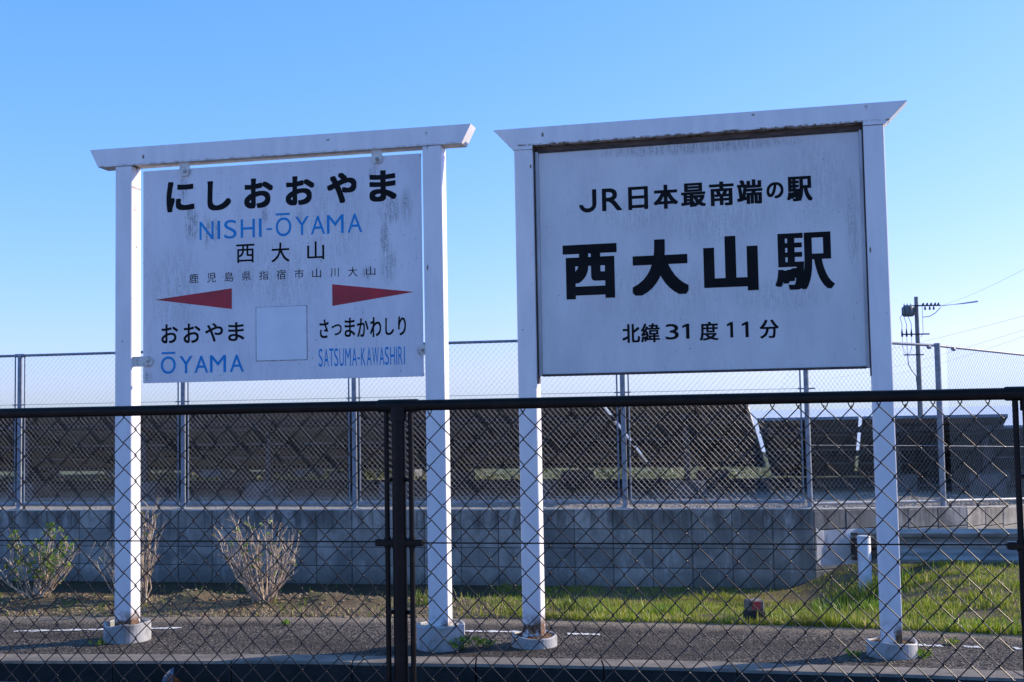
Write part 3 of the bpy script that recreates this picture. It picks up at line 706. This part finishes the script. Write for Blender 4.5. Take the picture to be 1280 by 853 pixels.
for a, b_ in zip(ps[:-1], ps[1:]):
    gal_tube('top_rail', [F1(a, 1.9575), F1(b_, 1.9575)], .0155, 10)
    gal_tube('bottom_rail', [F1(a+.05, .257), F1(b_-.05, .257)], .0185, 10)
    gal_tube('tension_wire', [F1(a, 1.391, -.004), F1(b_, 1.391, -.004)], .0022, 4)
    gal_tube('tension_wire', [F1(a, .318, -.004), F1(b_, .318, -.004)], .0022, 4)
    for s in (a+.060, b_-.060): gal_tube('end_bar', [F1(s, .25), F1(s, 1.945)], .0085, 8)
    far_mesh(F1, a+.06, b_-.075, 1.945, .262, 0)
F2 = frame_pt(C1, A2, .12); F3 = frame_pt(C2, A3, .10)
for s in (1.79,):
    p = gal_tube('post', [F2(s, .12), F2(s, 1.862)], .032, 12)
    MB().tube([F2(s-.13, 1.82), F2(s-.10, 1.82)], .022, 8).build('rail_clamp', M['galv'], p)
    MB().tube([F3(.02, 1.80), F3(.05, 1.80)], .022, 8).build('rail_clamp', M['galv'], p)
gal_tube('top_rail', [F2(.04, 1.893), F2(1.77, 1.838)], .0150, 10)
gal_tube('bottom_rail', [F2(.04, .236), F2(1.76, .187)], .0185, 10)
gal_tube('tension_wire', [F2(.04, .820), F2(1.77, .768)], .0045, 6)
far_mesh(F2, .05, 1.73, 1.885, .22, -.030)
F3 = frame_pt(C2, A3, .10)
gal_tube('top_rail', [F2(1.80, 1.835), F3(2.0, 1.762)], .0150, 10)
gal_tube('bottom_rail', [F2(1.81, .185), F3(2.0, .086)], .0185, 10)
gal_tube('tension_wire', [F2(1.80, .767), F3(2.0, .69)], .0045, 6)
far_mesh(F3, -.12, 1.93, 1.833, .168, -.036)
gal_tube('post', [F3(2.0, .0), F3(2.0, 1.79)], .032, 12)
gal_tube('top_rail', [F3(2.02, 1.762), F3(3.2, 1.72)], .0150, 10); gal_tube('bottom_rail', [F3(2.02, .086), F3(3.2, .03)], .0185, 10)
far_mesh(F3, 2.06, 3.2, 1.755, .1, -.036)

# ------------------------------------------------------------------ solar arrays behind the fence
AZ = R(14.54); TILT = R(13.2)
mod_cache = {}
def module_mesh(w_, l_):
    if (w_, l_) not in mod_cache:
        b = MB(); t = .035
        b.box(0, w_, 0, l_, -.006, 0, 1)                                  # laminate, glass above
        b.box(.012, w_-.012, .012, l_-.012, -.0085, -.0062, 2)            # backsheet
        for q in ((0, w_, -.001, .012), (0, w_, l_-.012, l_+.001)): b.box(q[0], q[1], q[2], q[3], -t, .001, 0)
        for q in ((-.001, .012), (w_-.012, w_+.001)): b.box(q[0], q[1], .0125, l_-.0125, -t, .001, 0)
        b.box(w_*.5-.07, w_*.5+.07, l_-.16, l_-.06, -.03, -.0087, 3)      # junction box
        mod_cache[(w_, l_)] = b.mesh('module', [M['alframe'], M['glass'], M['backsheet'], M['cable']])
    return mod_cache[(w_, l_)]
def solar_array(name, x0, y0, ztop, ncol, label, leg_s, rows=4, gap_after=(), mw=1.64, ml=.985, base_h=.20, dirn=1):
    """x0,y0 = high edge corner; columns run left (dirn -1) or right; the slope falls away from the fence"""
    T = empty(name, (x0, y0, ztop), -AZ, label=label, cat='solar array', group='solar arrays behind the fence')
    tilt = Matrix.Rotation(-TILT, 4, 'X')
    def sl(x, y, z): return tuple(tilt @ Vector((x, y, z)))
    xpos = []; x = 0
    mws = mw if isinstance(mw, tuple) else (mw,)*ncol
    for c in range(ncol):
        mw = mws[c]
        if dirn < 0: x -= mw
        xpos.append(x)
        for r_ in range(rows):
            put('module', module_mesh(mw, ml), T, loc=sl(x, r_*(ml+.014), 0), rot=(-TILT, 0, 0))
        x += (0 if dirn < 0 else mw)+dirn*(.045 if c in gap_after else .012)
    a, b_ = (min(xpos), (max(xpos)+mw) if dirn > 0 else 0)
    for k, yy in enumerate((.45, 1.99, 3.55)):
        b = MB(); b.box(a, b_, yy-.03, yy+.03, -.10, -.037); b.build('purlin', M['steel'], T, rot=(-TILT, 0, 0))
    g = .14-ztop
    for s in leg_s:
        MB().box(s-.03, s+.03, .15, 3.8, -.17, -.102).build('rafter', M['steel'], T, rot=(-TILT, 0, 0))
        for yy in (.55, 3.3):
            q = sl(s, yy, -.17); yq = q[1]
            MB().box(s-.035, s+.035, yq-.035, yq+.035, g+base_h, q[2]+.02).build('leg', M['steel'], T)
            f = rng.uniform(-.06, .06)
            MB().box(s-.21+f, s+.21+f, yq-.2, yq+.2, g-.08, g+base_h, c=.012).build('footing', M['basecon'], T)
        MB().tube([sl(s, .62, -.20), (s, sl(s, 3.1, 0)[1], g+base_h+.08)], .018, 6).build('brace', M['steel'], T)
    return T
A1 = solar_array('solar_array', 2.706, 14.0, 1.285, 8, 'long dark solar array seen from below, the highest and leftmost behind the fence', [-.75-1.85*k for k in range(7)], gap_after=(0,), dirn=-1, mw=1.64)
MB().box(.003, .022, -.01, 3.99, -.045, .004).build('sunlit_edge', M['edge'], A1, rot=(-TILT, 0, 0))  # added pale strip standing in for sunlight on the end frames
MB().tube([(-.24, .1, .02), (-.24, .1, .10)], .012, 6).build('sensor', M['steel'], A1)
solar_array('solar_array', -1.3, 20.6, 1.15, 6, 'rear solar array glimpsed through the gap below the long leftmost one', [-.75-1.85*k for k in range(5)], dirn=-1)
A2_ = solar_array('solar_array', 3.08, 15.2, 1.080, 2, 'lower solar array seen from below, just right of the slanting panel end', [1.7, 2.75], gap_after=(0, 1), dirn=1, mw=(1.23, 1.68))
A3_ = solar_array('solar_array', 5.35, 15.25, .935, 4, 'lowest solar array, at the right edge beside the brown fence post', [.7, 2.6, 4.4], dirn=1, mw=1.64)
for k, (yy, zz) in enumerate(((16.1, .20), (16.5, .20), (17.4, .2))):
    tag_l = ('dark conduit pipe nearest the gravel, lying under the solar arrays', 'dark conduit pipe in the middle of three under the solar arrays', 'dark conduit pipe farthest back under the solar arrays')[k]
    MB().tube([(-9, yy+2.6, zz), (0, yy+.3, zz), (6.5, yy-1.3, zz)], .03, 8).build('conduit', M['cable'], None, label=tag_l, cat='pipe', group='conduits under the solar arrays')

# ------------------------------------------------------------------ guardrail at the right
GR = empty('guardrail', (3.06, 10.82, 0), -R(11), label='grey corrugated guardrail with white curled end in front of the retaining wall', cat='guardrail')
prof = []
zc = -.047
for z, y in ((.155, .0), (.135, -.012), (.115, -.018), (.085, .0), (.060, .045), (.030, .062), (0, .062), (-.030, .062), (-.060, .045), (-.085, .0), (-.115, -.018), (-.135, -.012), (-.155, .0)): prof.append((y, z+zc))
def extrude_profile(pf, path, name, mat, parent, th=.004):
    b = MB(); n = len(pf); vs = []
    full = pf+[(y+th, z) for y, z in pf[::-1]]
    for (px, py, k) in path: vs += [(px, py+y*k, z) for y, z in full]
    m_ = len(full)
    b.add(vs, [(i*m_+j, (i+1)*m_+j, (i+1)*m_+(j+1) % m_, i*m_+(j+1) % m_) for i in range(len(path)-1) for j in range(m_)], 0, False)
    b.add(vs[:m_], [(j, j+1, m_-2-j, m_-1-j) for j in range(n-1)]); b.add(vs[-m_:], [(j, j+1, m_-2-j, m_-1-j) for j in range(n-1)])
    return b.build(name, mat, parent)
extrude_profile(prof, [(.0, 0, 1), (2.2, 0, 1)], 'beam', M['rail'], GR)
extrude_profile(prof, [(2.2, .006, 1), (4.6, .006, 1)], 'beam', M['rail'], GR)
slv = [(.12, .03, .15), (-.02, .02, .1), (-.10, -.035, .0), (-.20, -.10, .0), (-.265, -.14, 0), (-.30, -.145, 0), (-.33, -.12, 0), (-.355, -.07, 0), (-.36, .0, 0), (-.35, .05, 0)]
extrude_profile(prof, slv, 'end_sleeve', M['sleeve'], GR, .005)
for px_ in (.035, 3.9):
    p = MB().tube([(px_, -.17, -.75), (px_, -.17, .055), (px_, -.17, .064)], [.058, .058, .050], 20).build('post', M['railpost'], GR)
    MB().tube([(px_, -.17, .050), (px_, -.17, .058)], .062, 20).build('post_cap', M['railpost'], p)
    for dz in (-.02, -.10): MB().box(px_-.07, px_+.14, -.112, .05, dz-.028, dz+.028, c=.004).build('bracket', M['darksteel'], p)
for bx in (-.05, -.02, .13, .16, 2.15, 2.25):
    for bz in (zc+.085, zc-.085):
        MB().tube([(bx, -.02, bz), (bx, -.004, bz)], .014, 6).build('bolt', M['bolt'], GR)
MB().box(-.09, -.005, -.010, -.004, zc-.12, zc+.12).build('splice_plate', M['darksteel'], GR)
MB().box(.10, .19, -.010, -.004, zc-.12, zc+.12).build('splice_plate', M['darksteel'], GR)

# ------------------------------------------------------------------ utility pole and lines, 90 m off
UP = empty('utility_pole', (30.45, 90, -2.1), 0, label='distant concrete utility pole with a transformer and crossarms, right of the signs', cat='utility pole')
z0 = 2.1
MB().tube([(0, 0, -.3), (0, 0, 9.46+z0)], [.215, .145], 12).build('pole', M['pole'], UP)
MB().box(-1.0, 1.75, -.19, -.10, 8.72+z0, 8.82+z0).build('crossarm', M['steel'], UP)
MB().box(-1.25, .85, -.20, -.11, 6.58+z0, 6.68+z0).build('crossarm', M['steel'], UP)
MB().box(-1.15, .35, -.21, -.12, 5.04+z0, 5.13+z0).build('crossarm', M['steel'], UP)
t = MB().tube([(-.66, -.1, 7.98+z0), (-.66, -.1, 8.0+z0), (-.66, -.1, 8.72+z0), (-.66, -.1, 8.78+z0)], [.36, .40, .40, .30], 16).build('transformer', M['device'], UP)
for k in range(6):
    a = k*math.pi/3; MB().box(-.03, .03, .40, .48, -.3, .3).build('cooling_fin', M['device'], t, loc=(-.66, -.1, 8.36+z0), rot=(0, 0, a))
for q in (-.95, -.72, -.45): MB().tube([(q, -.1, 8.76+z0), (q, -.1, 8.95+z0)], [.06, .035], 8).build('bushing', M['insul'], t)
for q in (.45, .75, 1.05, 1.35, 1.6):
    MB().tube([(q, -.14, 8.80+z0), (q, -.14, 8.85+z0), (q+.05, -.14, 8.98+z0)], [.07, .09, .04], 8).build('insulator', M['cable'], UP)
for q in (.6, .95, 1.25): MB().tube([(q, -.14, 8.45+z0), (q, -.14, 8.70+z0)], [.09, .05], 8).build('insulator', M['cable'], UP)
for i, q in enumerate((-1.2, -.86, -.5)):
    MB().tube([(q, -.15, 6.45+z0), (q, -.15, 6.68+z0), (q, -.15, 7.05+z0)], [.07, .08, .03], 8).build('cutout', M['cable'], UP)
    MB().tube([(q, -.15, 7.0+z0), (q+.02, -.15, 7.4+z0), (q+(-.2, -.25, -.3)[i]*.6, -.15, 7.9+z0), (-.95+i*.1, -.2, 8.3+z0)], .022, 4).build('cable', M['cable'], UP)
    MB().tube([(q, -.15, 6.5+z0), (q, -.15, 5.7+z0), (-.86+.25*(i-1), -.15, 5.3+z0), (-.86, -.15, 5.1+z0)], .018, 4).build('cable', M['cable'], UP)
MB().tube([(-.86, -.2, 5.15+z0), (-.84, -.2, 4.4+z0), (-.6, -.2, 3.9+z0), (-.3, -.22, 3.5+z0), (-.24, -.22, 2.6+z0), (-.24, -.22, .3)], .035, 5).build('cable', M['cable'], UP)
MB().tube([(.38, -.15, 8.7+z0), (.38, -.15, 6.7+z0), (.2, -.15, 6.4+z0)], .018, 4).build('cable', M['cable'], UP)
MB().tube([(.38, -.15, 7.9+z0), (.9, -.15, 7.95+z0), (1.35, -.15, 8.2+z0), (1.75, -.15, 8.6+z0)], .028, 5).build('cable', M['cable'], UP)
def wire_line(p, q, sag, r, label, n=24):
    pts = [(p[0]+(q[0]-p[0])*i/n, p[1]+(q[1]-p[1])*i/n, p[2]+(q[2]-p[2])*i/n-sag*4*(i/n)*(1-i/n)) for i in range(n+1)]
    return MB().tube(pts, r, 4).build('power_line', M['cable'], None, label=label, cat='power line', group='overhead lines beside the utility pole')
pl = wire_line((32.2, 90, 8.72), (19.5, 38, 7.2), .3, .0055, 'uppermost overhead line, running right from the top crossarm of the utility pole')
MB().tube([(32.2, 89.8, 8.72), (32.7, 88.5, 8.70), (33.1, 87.5, 8.69), (33.5, 86, 8.68)], [.03, .02, .05, .06], 8).build('line_clamp', M['insul'], pl)
l2 = wire_line((34, 150, 6.5), (22.5, 45, 5.35), .5, .005, 'second overhead line from the top, faint, with a small joint at the right edge')
wire_line((34.5, 130, 4.5), (20.5, 44, 4.45), .4, .0045, 'third overhead line from the top, just above the lowest')
wire_line((38.5, 130, 4.4), (21.5, 47, 4.35), .4, .0045, 'lowest overhead line, close under another')

# ------------------------------------------------------------------ boundary marker, leaves, shrubs, weeds, grass
BM = empty('boundary_marker', (1.345, 6.80, 0), R(8), label='small square marker stone with faded red top in the grass by the road', cat='marker')
MB().box(-.05, .05, 0, .1, -.1, .055, c=.006).build('base', M['ditch'], BM)
MB().box(-.046, .046, .004, .096, .057, .118, c=.008).build('head', M['markcon'], BM)
MB().box(-.028, .022, .0005, .003, .070, .112).build('red_mark', M['redmark'], BM)

def leaf_shape(l, w_, curl):
    vs = []; n = 6
    for i in range(n+1):
        t = i/n; ww = w_*math.sin(math.pi*min(1, t*.95+.03))**.8; z = curl*math.sin(t*3)*l
        vs += [(-ww/2, t*l, z+abs(curl)*ww), (0, t*l, z), (ww/2, t*l, z+abs(curl)*ww)]
    return vs, [(i*3+j, i*3+j+1, i*3+j+4, i*3+j+3) for i in range(n) for j in (0, 1)]
lv, lf = leaf_shape(.13, .05, .25)
b = MB(); b.add(lv, lf); yk = float(ykerb(-1.64)); b.build('fallen_leaf', M['dryleaf'], None, loc=(-1.62, yk-.012, -.135), rot=(R(82), R(-48), R(10)), label='rust-brown fallen leaf caught against the dark kerb face', cat='leaf')
b = MB(); b.add(lv, lf); b.build('fallen_leaf', M['paleleaf'], None, loc=(-1.72, yk-.010, -.15), rot=(R(85), R(15), R(-6)), label='pale blue-grey fallen leaf beside the brown one on the kerb face', cat='leaf')

def leaves_mesh(pts, size, mat, name, parent, kind=None):
    V = []; F = []
    for p in pts:
        l = size*random.uniform(.6, 1.2); a = Vector((random.gauss(0, 1), random.gauss(0, 1), random.uniform(-.1, 1.4))).normalized()
        s_ = a.cross(Vector((random.gauss(0, 1), random.gauss(0, 1), random.gauss(0, .4)))).normalized()*l*.30
        p = Vector(p); k = len(V)
        V += [p, p+a*l*.5+s_, p+a*l, p+a*l*.5-s_]; F.append((k, k+1, k+2, k+3))
    if not V: return
    return put(name, np_mesh(name, np.array([tuple(v) for v in V]), np.array(F), mat), parent)
def shrub(x, y, label, stems, h, spread, leafn, lean=(0, 0), leafy=.6, seedv=1):
    random.seed(seedv)
    z = float(gz(x, y))-.02
    T = empty('shrub', (x, y, z), label=label, cat='shrub', group='bare shrubs in the soil bed')
    tips = []; tw = MB()
    for i in range(stems):
        a = random.uniform(0, 2*math.pi); r0 = random.uniform(0, .07); sp = random.uniform(.1, 1)*spread
        p = Vector((r0*math.cos(a), r0*math.sin(a)*.6, 0)); hh = h*random.uniform(.65, 1.08)*(1-.25*(sp/spread))
        tgt = Vector((p.x+math.cos(a)*sp+lean[0], p.y+math.sin(a)*sp*.6+lean[1], hh))
        pts = [p]; n = 7
        for k in range(1, n+1):
            t = k/n; q = p.lerp(tgt, t); q += Vector((math.cos(a), math.sin(a)*.5, 0))*(-.12*sp*math.sin(t*math.pi)*0+.10*sp*math.sin(t*math.pi))
            q += Vector((random.gauss(0, 1), random.gauss(0, 1), 0))*.006; pts.append(q)
        r = random.uniform(.0042, .0075)
        b = MB(); b.tube(pts, [r*(1-.6*k/n) for k in range(n+1)], 5); b.build('stem', M['twig'], T)
        for k in range(2, n+1):
            for _ in range(2 if k > 2 else 1):
                if random.random() < .75:
                    q = pts[k]; d = Vector((random.gauss(0, .55)+math.cos(a)*.3, random.gauss(0, .5), random.uniform(.5, 1.3))).normalized(); L = random.uniform(.03, .12)
                    mid = q+d*L*.5+Vector((random.gauss(0, .005), 0, 0)); e = q+d*L
                    tw.tube([q, mid, e], [.0030, .0024, .0014], 3, caps=False); tips.append((e, mid))
                    if random.random() < .5:
                        d2 = (d+Vector((random.gauss(0, .5), random.gauss(0, .5), .2))).normalized(); tw.tube([mid, mid+d2*L*.6], [.0022, .0012], 3, caps=False); tips.append((mid+d2*L*.6, mid))
        tips.append((pts[-1], pts[-2]))
    tw.build('twigs', M['twig'], T, kind='stuff')
    pts = []
    for e, mid in tips:
        if random.random() < leafy:
            for _ in range(leafn): pts.append(e.lerp(mid, random.uniform(0, .8))+Vector((random.gauss(0, .008), random.gauss(0, .008), random.gauss(0, .008))))
    o = leaves_mesh(pts, .030, M['leaf'], 'leaves', T)
    if o: o['kind'] = 'stuff'
shrub(-3.12, 7.85, 'low shrub sprouting many green leaves, leftmost in the soil bed', 26, .40, .30, 5, leafy=.36, seedv=3)
shrub(-2.45, 7.88, 'thin bare shrub standing behind the left post of the name sign', 18, .62, .09, 1, lean=(.02, 0), leafy=.04, seedv=5)
shrub(-2.50, 7.80, 'sparse bare shrub leaning left of the name sign\'s left post', 7, .46, .12, 1, lean=(-.17, 0), leafy=.06, seedv=8)
shrub(-1.60, 7.72, 'wide bare shrub of pale twigs between the two posts of the name sign', 34, .55, .30, 2, leafy=.08, seedv=11)

def blades(xs_, ys_, hs, mat, name, width=.0032, lean=.5, **k):
    n = len(xs_); zs = gz(xs_, ys_)
    a = rng.uniform(0, 2*np.pi, n); la = rng.uniform(0, 2*np.pi, n); ln = np.abs(rng.normal(0, lean, n))
    ux, uy = np.cos(a), np.sin(a); lx, ly = np.cos(la)*ln*hs, np.sin(la)*ln*hs; wd = width*rng.uniform(.6, 1.4, n)
    def P(t, s): 
        return np.stack([xs_+lx*t**1.7+ux*wd*s, ys_+ly*t**1.7+uy*wd*s, zs-.006+hs*(t-.18*ln*t*t)], -1)
    V = np.stack([P(0, -1), P(0, 1), P(.5, .85), P(.5, -.85), P(1, .0), P(1, 0)], 1)
    V[:, 5] = V[:, 4]+np.stack([ux, uy, 0*ux], -1)*.0004
    b0 = (np.arange(n)*6)[:, None]
    F = np.concatenate([b0+np.array([[0, 1, 2, 3]]), b0+np.array([[3, 2, 4, 5]])])
    return put(name, np_mesh(name, V.reshape(-1, 3), F, mat), None, kind='stuff', **k)
def scatter(n, x0, x1, u0, u1, dens):
    X = rng.uniform(x0, x1, n); U = u0+(u1-u0)*rng.uniform(0, 1, n)**1.35; Y = yedge(X)+U
    keep = rng.uniform(0, 1, n) < dens(X, Y, U); return X[keep], Y[keep], U[keep]
def dens(X, Y, U):
    d = .25+.75*sstep(-.25, .25, wob(X, Y, 5)); d = d*sstep(-.5, .35, X)
    d = d*(.05+.95*sstep(-.25, .0, wob(X*1.3, Y*1.3, 9)+.25*wob(Y, X, 31)));  d = d*(1-sstep(0, .35, Y-(wall_y(X)-.15))); d *= .25+.75*sstep(.0, .10, U)+.0*U
    edge = np.exp(-(U/.10)**2); return np.clip(d+edge*.7*(X > .1), 0, 1)
X, Y, U = scatter(230000, -.6, 5.6, .0, 6.2, dens)
hs = (.028+.055*rng.uniform(0, 1, len(X))**2)*(.8+.8*sstep(-.05, .45, wob(X, Y, 4.2)))*np.where(rng.uniform(0,1,len(X))<.04, 1.7, 1)*(.75+.55*np.exp(-(U/.2)**2))*(.75+.15*sstep(0,3,U))
blades(X, Y, hs, M['grass'], 'grass', label='sunlit green grass on the bank between the road and the retaining wall', cat='grass')
# sparse grass in the soil bed on the left and along its edge
X, Y, U = scatter(9000, -4.6, .2, .0, 5.5, lambda X, Y, U: .12+.6*sstep(.15, .5, wob(X, Y, 4))*(U > .2)+.25*np.exp(-(U/.08)**2))
blades(X, Y, .022+.05*rng.uniform(0, 1, len(X))**2, M['grass'], 'sparse_grass', label='thin scattered grass in the brown soil bed behind the name sign', cat='grass')
X, Y, U = scatter(26000, -4.6, .3, .0, 2.2, lambda X, Y, U: .15+.85*sstep(-.1, .4, wob(X, Y, 7)))
o = blades(X, Y, .012+.030*rng.uniform(0, 1, len(X))**2, M['straw'], 'dry_litter', .0030, 1.6, label='dry straw and leaf litter on the brown soil mounds', cat='litter')
# taller tufts: foot of the wall, the guardrail end
def tuft(x, y, n, r, h, label, dx=0):
    X = rng.normal(x, r, n); Y = rng.normal(y, r*.6, n)
    blades(X, Y, h*rng.uniform(.5, 1.1, n), M['leaf'], 'grass_tuft', .0040, .45, label=label, cat='grass')
tuft(3.0, 10.35, 500, .17, .17, 'tall bright grass tuft round the foot of the guardrail post')
tuft(2.62, 9.6, 260, .2, .13, 'bright grass tuft left of the guardrail end')
tuft(1.02, 8.0, 120, .10, .12, 'upright green tuft in the bank left of the marker stone')
tuft(1.75, 7.05, 420, .22, .09, 'bright grass along the road edge right of the marker stone')
tuft(3.0, 6.75, 500, .4, .10, 'long grass at the road edge beside the last footing')
tuft(.4, 7.5, 120, .10, .12, 'small upright tuft just right of the third sign post')
tuft(-.55, 7.6, 60, .05, .12, 'single thin tuft between the brown fence post and the name sign')

def weed(x, y, z, r, h, n, label):
    T = empty('weed', (x, y, z), label=label, cat='weed')
    st = MB(); pts = []
    for i in range(n):
        a = random.uniform(0, 6.28); q = random.uniform(.2, 1)*r; e = (q*math.cos(a), q*math.sin(a), h*random.uniform(.4, 1)); st.tube([(0, 0, 0), (e[0]*.5, e[1]*.5, e[2]*.7), e], .0012, 3, caps=False)
        for _ in range(4): pts.append((e[0]+random.gauss(0, .006), e[1]+random.gauss(0, .006), e[2]+random.gauss(0, .004)))
    st.build('stems', M['leaf'], T); leaves_mesh(pts, .026, M['leaf'], 'leaves', T)
weed(-.275, 6.15, 0, .085, .06, 26, 'leafy green weed at the foot of the name sign\'s right post')
weed(-.17, 6.22, 0, .05, .03, 12, 'yellowish low weed right of the leafy one by the name sign footing')
weed(-2.22, 6.44, 0, .04, .014, 6, 'tiny dark weed hugging the footing of the name sign\'s left post')
weed(1.60, 5.82, 0, .05, .018, 8, 'small weed left of the last footing at the right')
weed(1.93, 5.78, 0, .04, .018, 8, 'small weed right of the last footing at the right')
weed(2.16, 6.07, 0, .04, .016, 7, 'little green weed growing out of the asphalt near the right footing')
weed(-1.33, 6.98, 0, .035, .010, 6, 'flat green weed on the road below the wide bare shrub')

# scrub beyond the arrays
V = []; F = []
for i in range(9000):
    x = rng.uniform(-10, 10); y = rng.uniform(18.7, 20.6); hh = .12+.30*max(0, math.sin(x*2.1+y)*.5+math.sin(x*5.3)*.5)
    p = np.array((x, y, .10+rng.uniform(0, 1)*hh)); a = rng.normal(0, 1, 3); a /= np.linalg.norm(a); b_ = np.cross(a, rng.normal(0, 1, 3)); b_ /= np.linalg.norm(b_); l = rng.uniform(.03, .09)
    V += [p, p+a*l*.5+b_*l*.25, p+a*l, p+a*l*.5-b_*l*.25]; F.append((4*i, 4*i+1, 4*i+2, 4*i+3))
put('undergrowth', np_mesh('undergrowth', np.array(V), np.array(F), M['scrub']), None, kind='stuff', label='low scrub seen through the gap under the solar arrays', cat='scrub')

# loose stones on the gravel edge and grit on the road
def stones(n, fx, mat, name, s0, s1, label):
    V = []; F = []
    base = np.array([(1, 0, 0), (-1, 0, 0), (0, 1, 0), (0, -1, 0), (0, 0, .8), (0, 0, -.8)])
    tri = np.array([(0, 2, 4), (2, 1, 4), (1, 3, 4), (3, 0, 4), (2, 0, 5), (1, 2, 5), (3, 1, 5), (0, 3, 5)])
    for i in range(n):
        x, y, z = fx(); s_ = rng.uniform(s0, s1); a = rng.uniform(0, 6.28); r_ = np.array([[math.cos(a), -math.sin(a), 0], [math.sin(a), math.cos(a), 0], [0, 0, 1]])
        V.append((base*(s_*rng.uniform(.6, 1.2, (6, 1)))) @ r_.T*np.array((1, 1, .7))+np.array((x, y, z+s_*.3))); F.append(tri+6*i)
    put(name, np_mesh(name, np.concatenate(V), np.concatenate(F), mat), None, kind='stuff', label=label, cat='stones')
def fg():
    x = rng.uniform(-.2, 6); y = wall_y(x)+rng.uniform(.14, 2.4)
    return x, y, float(wall_z(x)*(1-sstep(0, 3, y-wall_y(x)-.1))+.13*sstep(0, 3, y-wall_y(x)-.1))
stones(5200, fg, M['stone'], 'gravel_stones', .008, .022, 'loose beige gravel behind the galvanised fence')
def fc():
    x = rng.uniform(-4.5, .6); y = float(yedge(x))+rng.uniform(0, 1)**1.6*1.3; return x, y, float(gz(x, y))-.004
stones(3800, fc, M['clod'], 'soil_clods', .005, .022, 'crumbly clods of soil in the planting bed')
def fr():
    x = rng.uniform(-4, 4); t = rng.uniform(0, 1)**.6; y = float(ykerb(x))+.2+(float(yedge(x)-ykerb(x))-.2)*t; return x, y, 0.0
stones(700, fr, M['grit'], 'road_grit', .0025, .008, 'small stones and grit scattered on the asphalt')
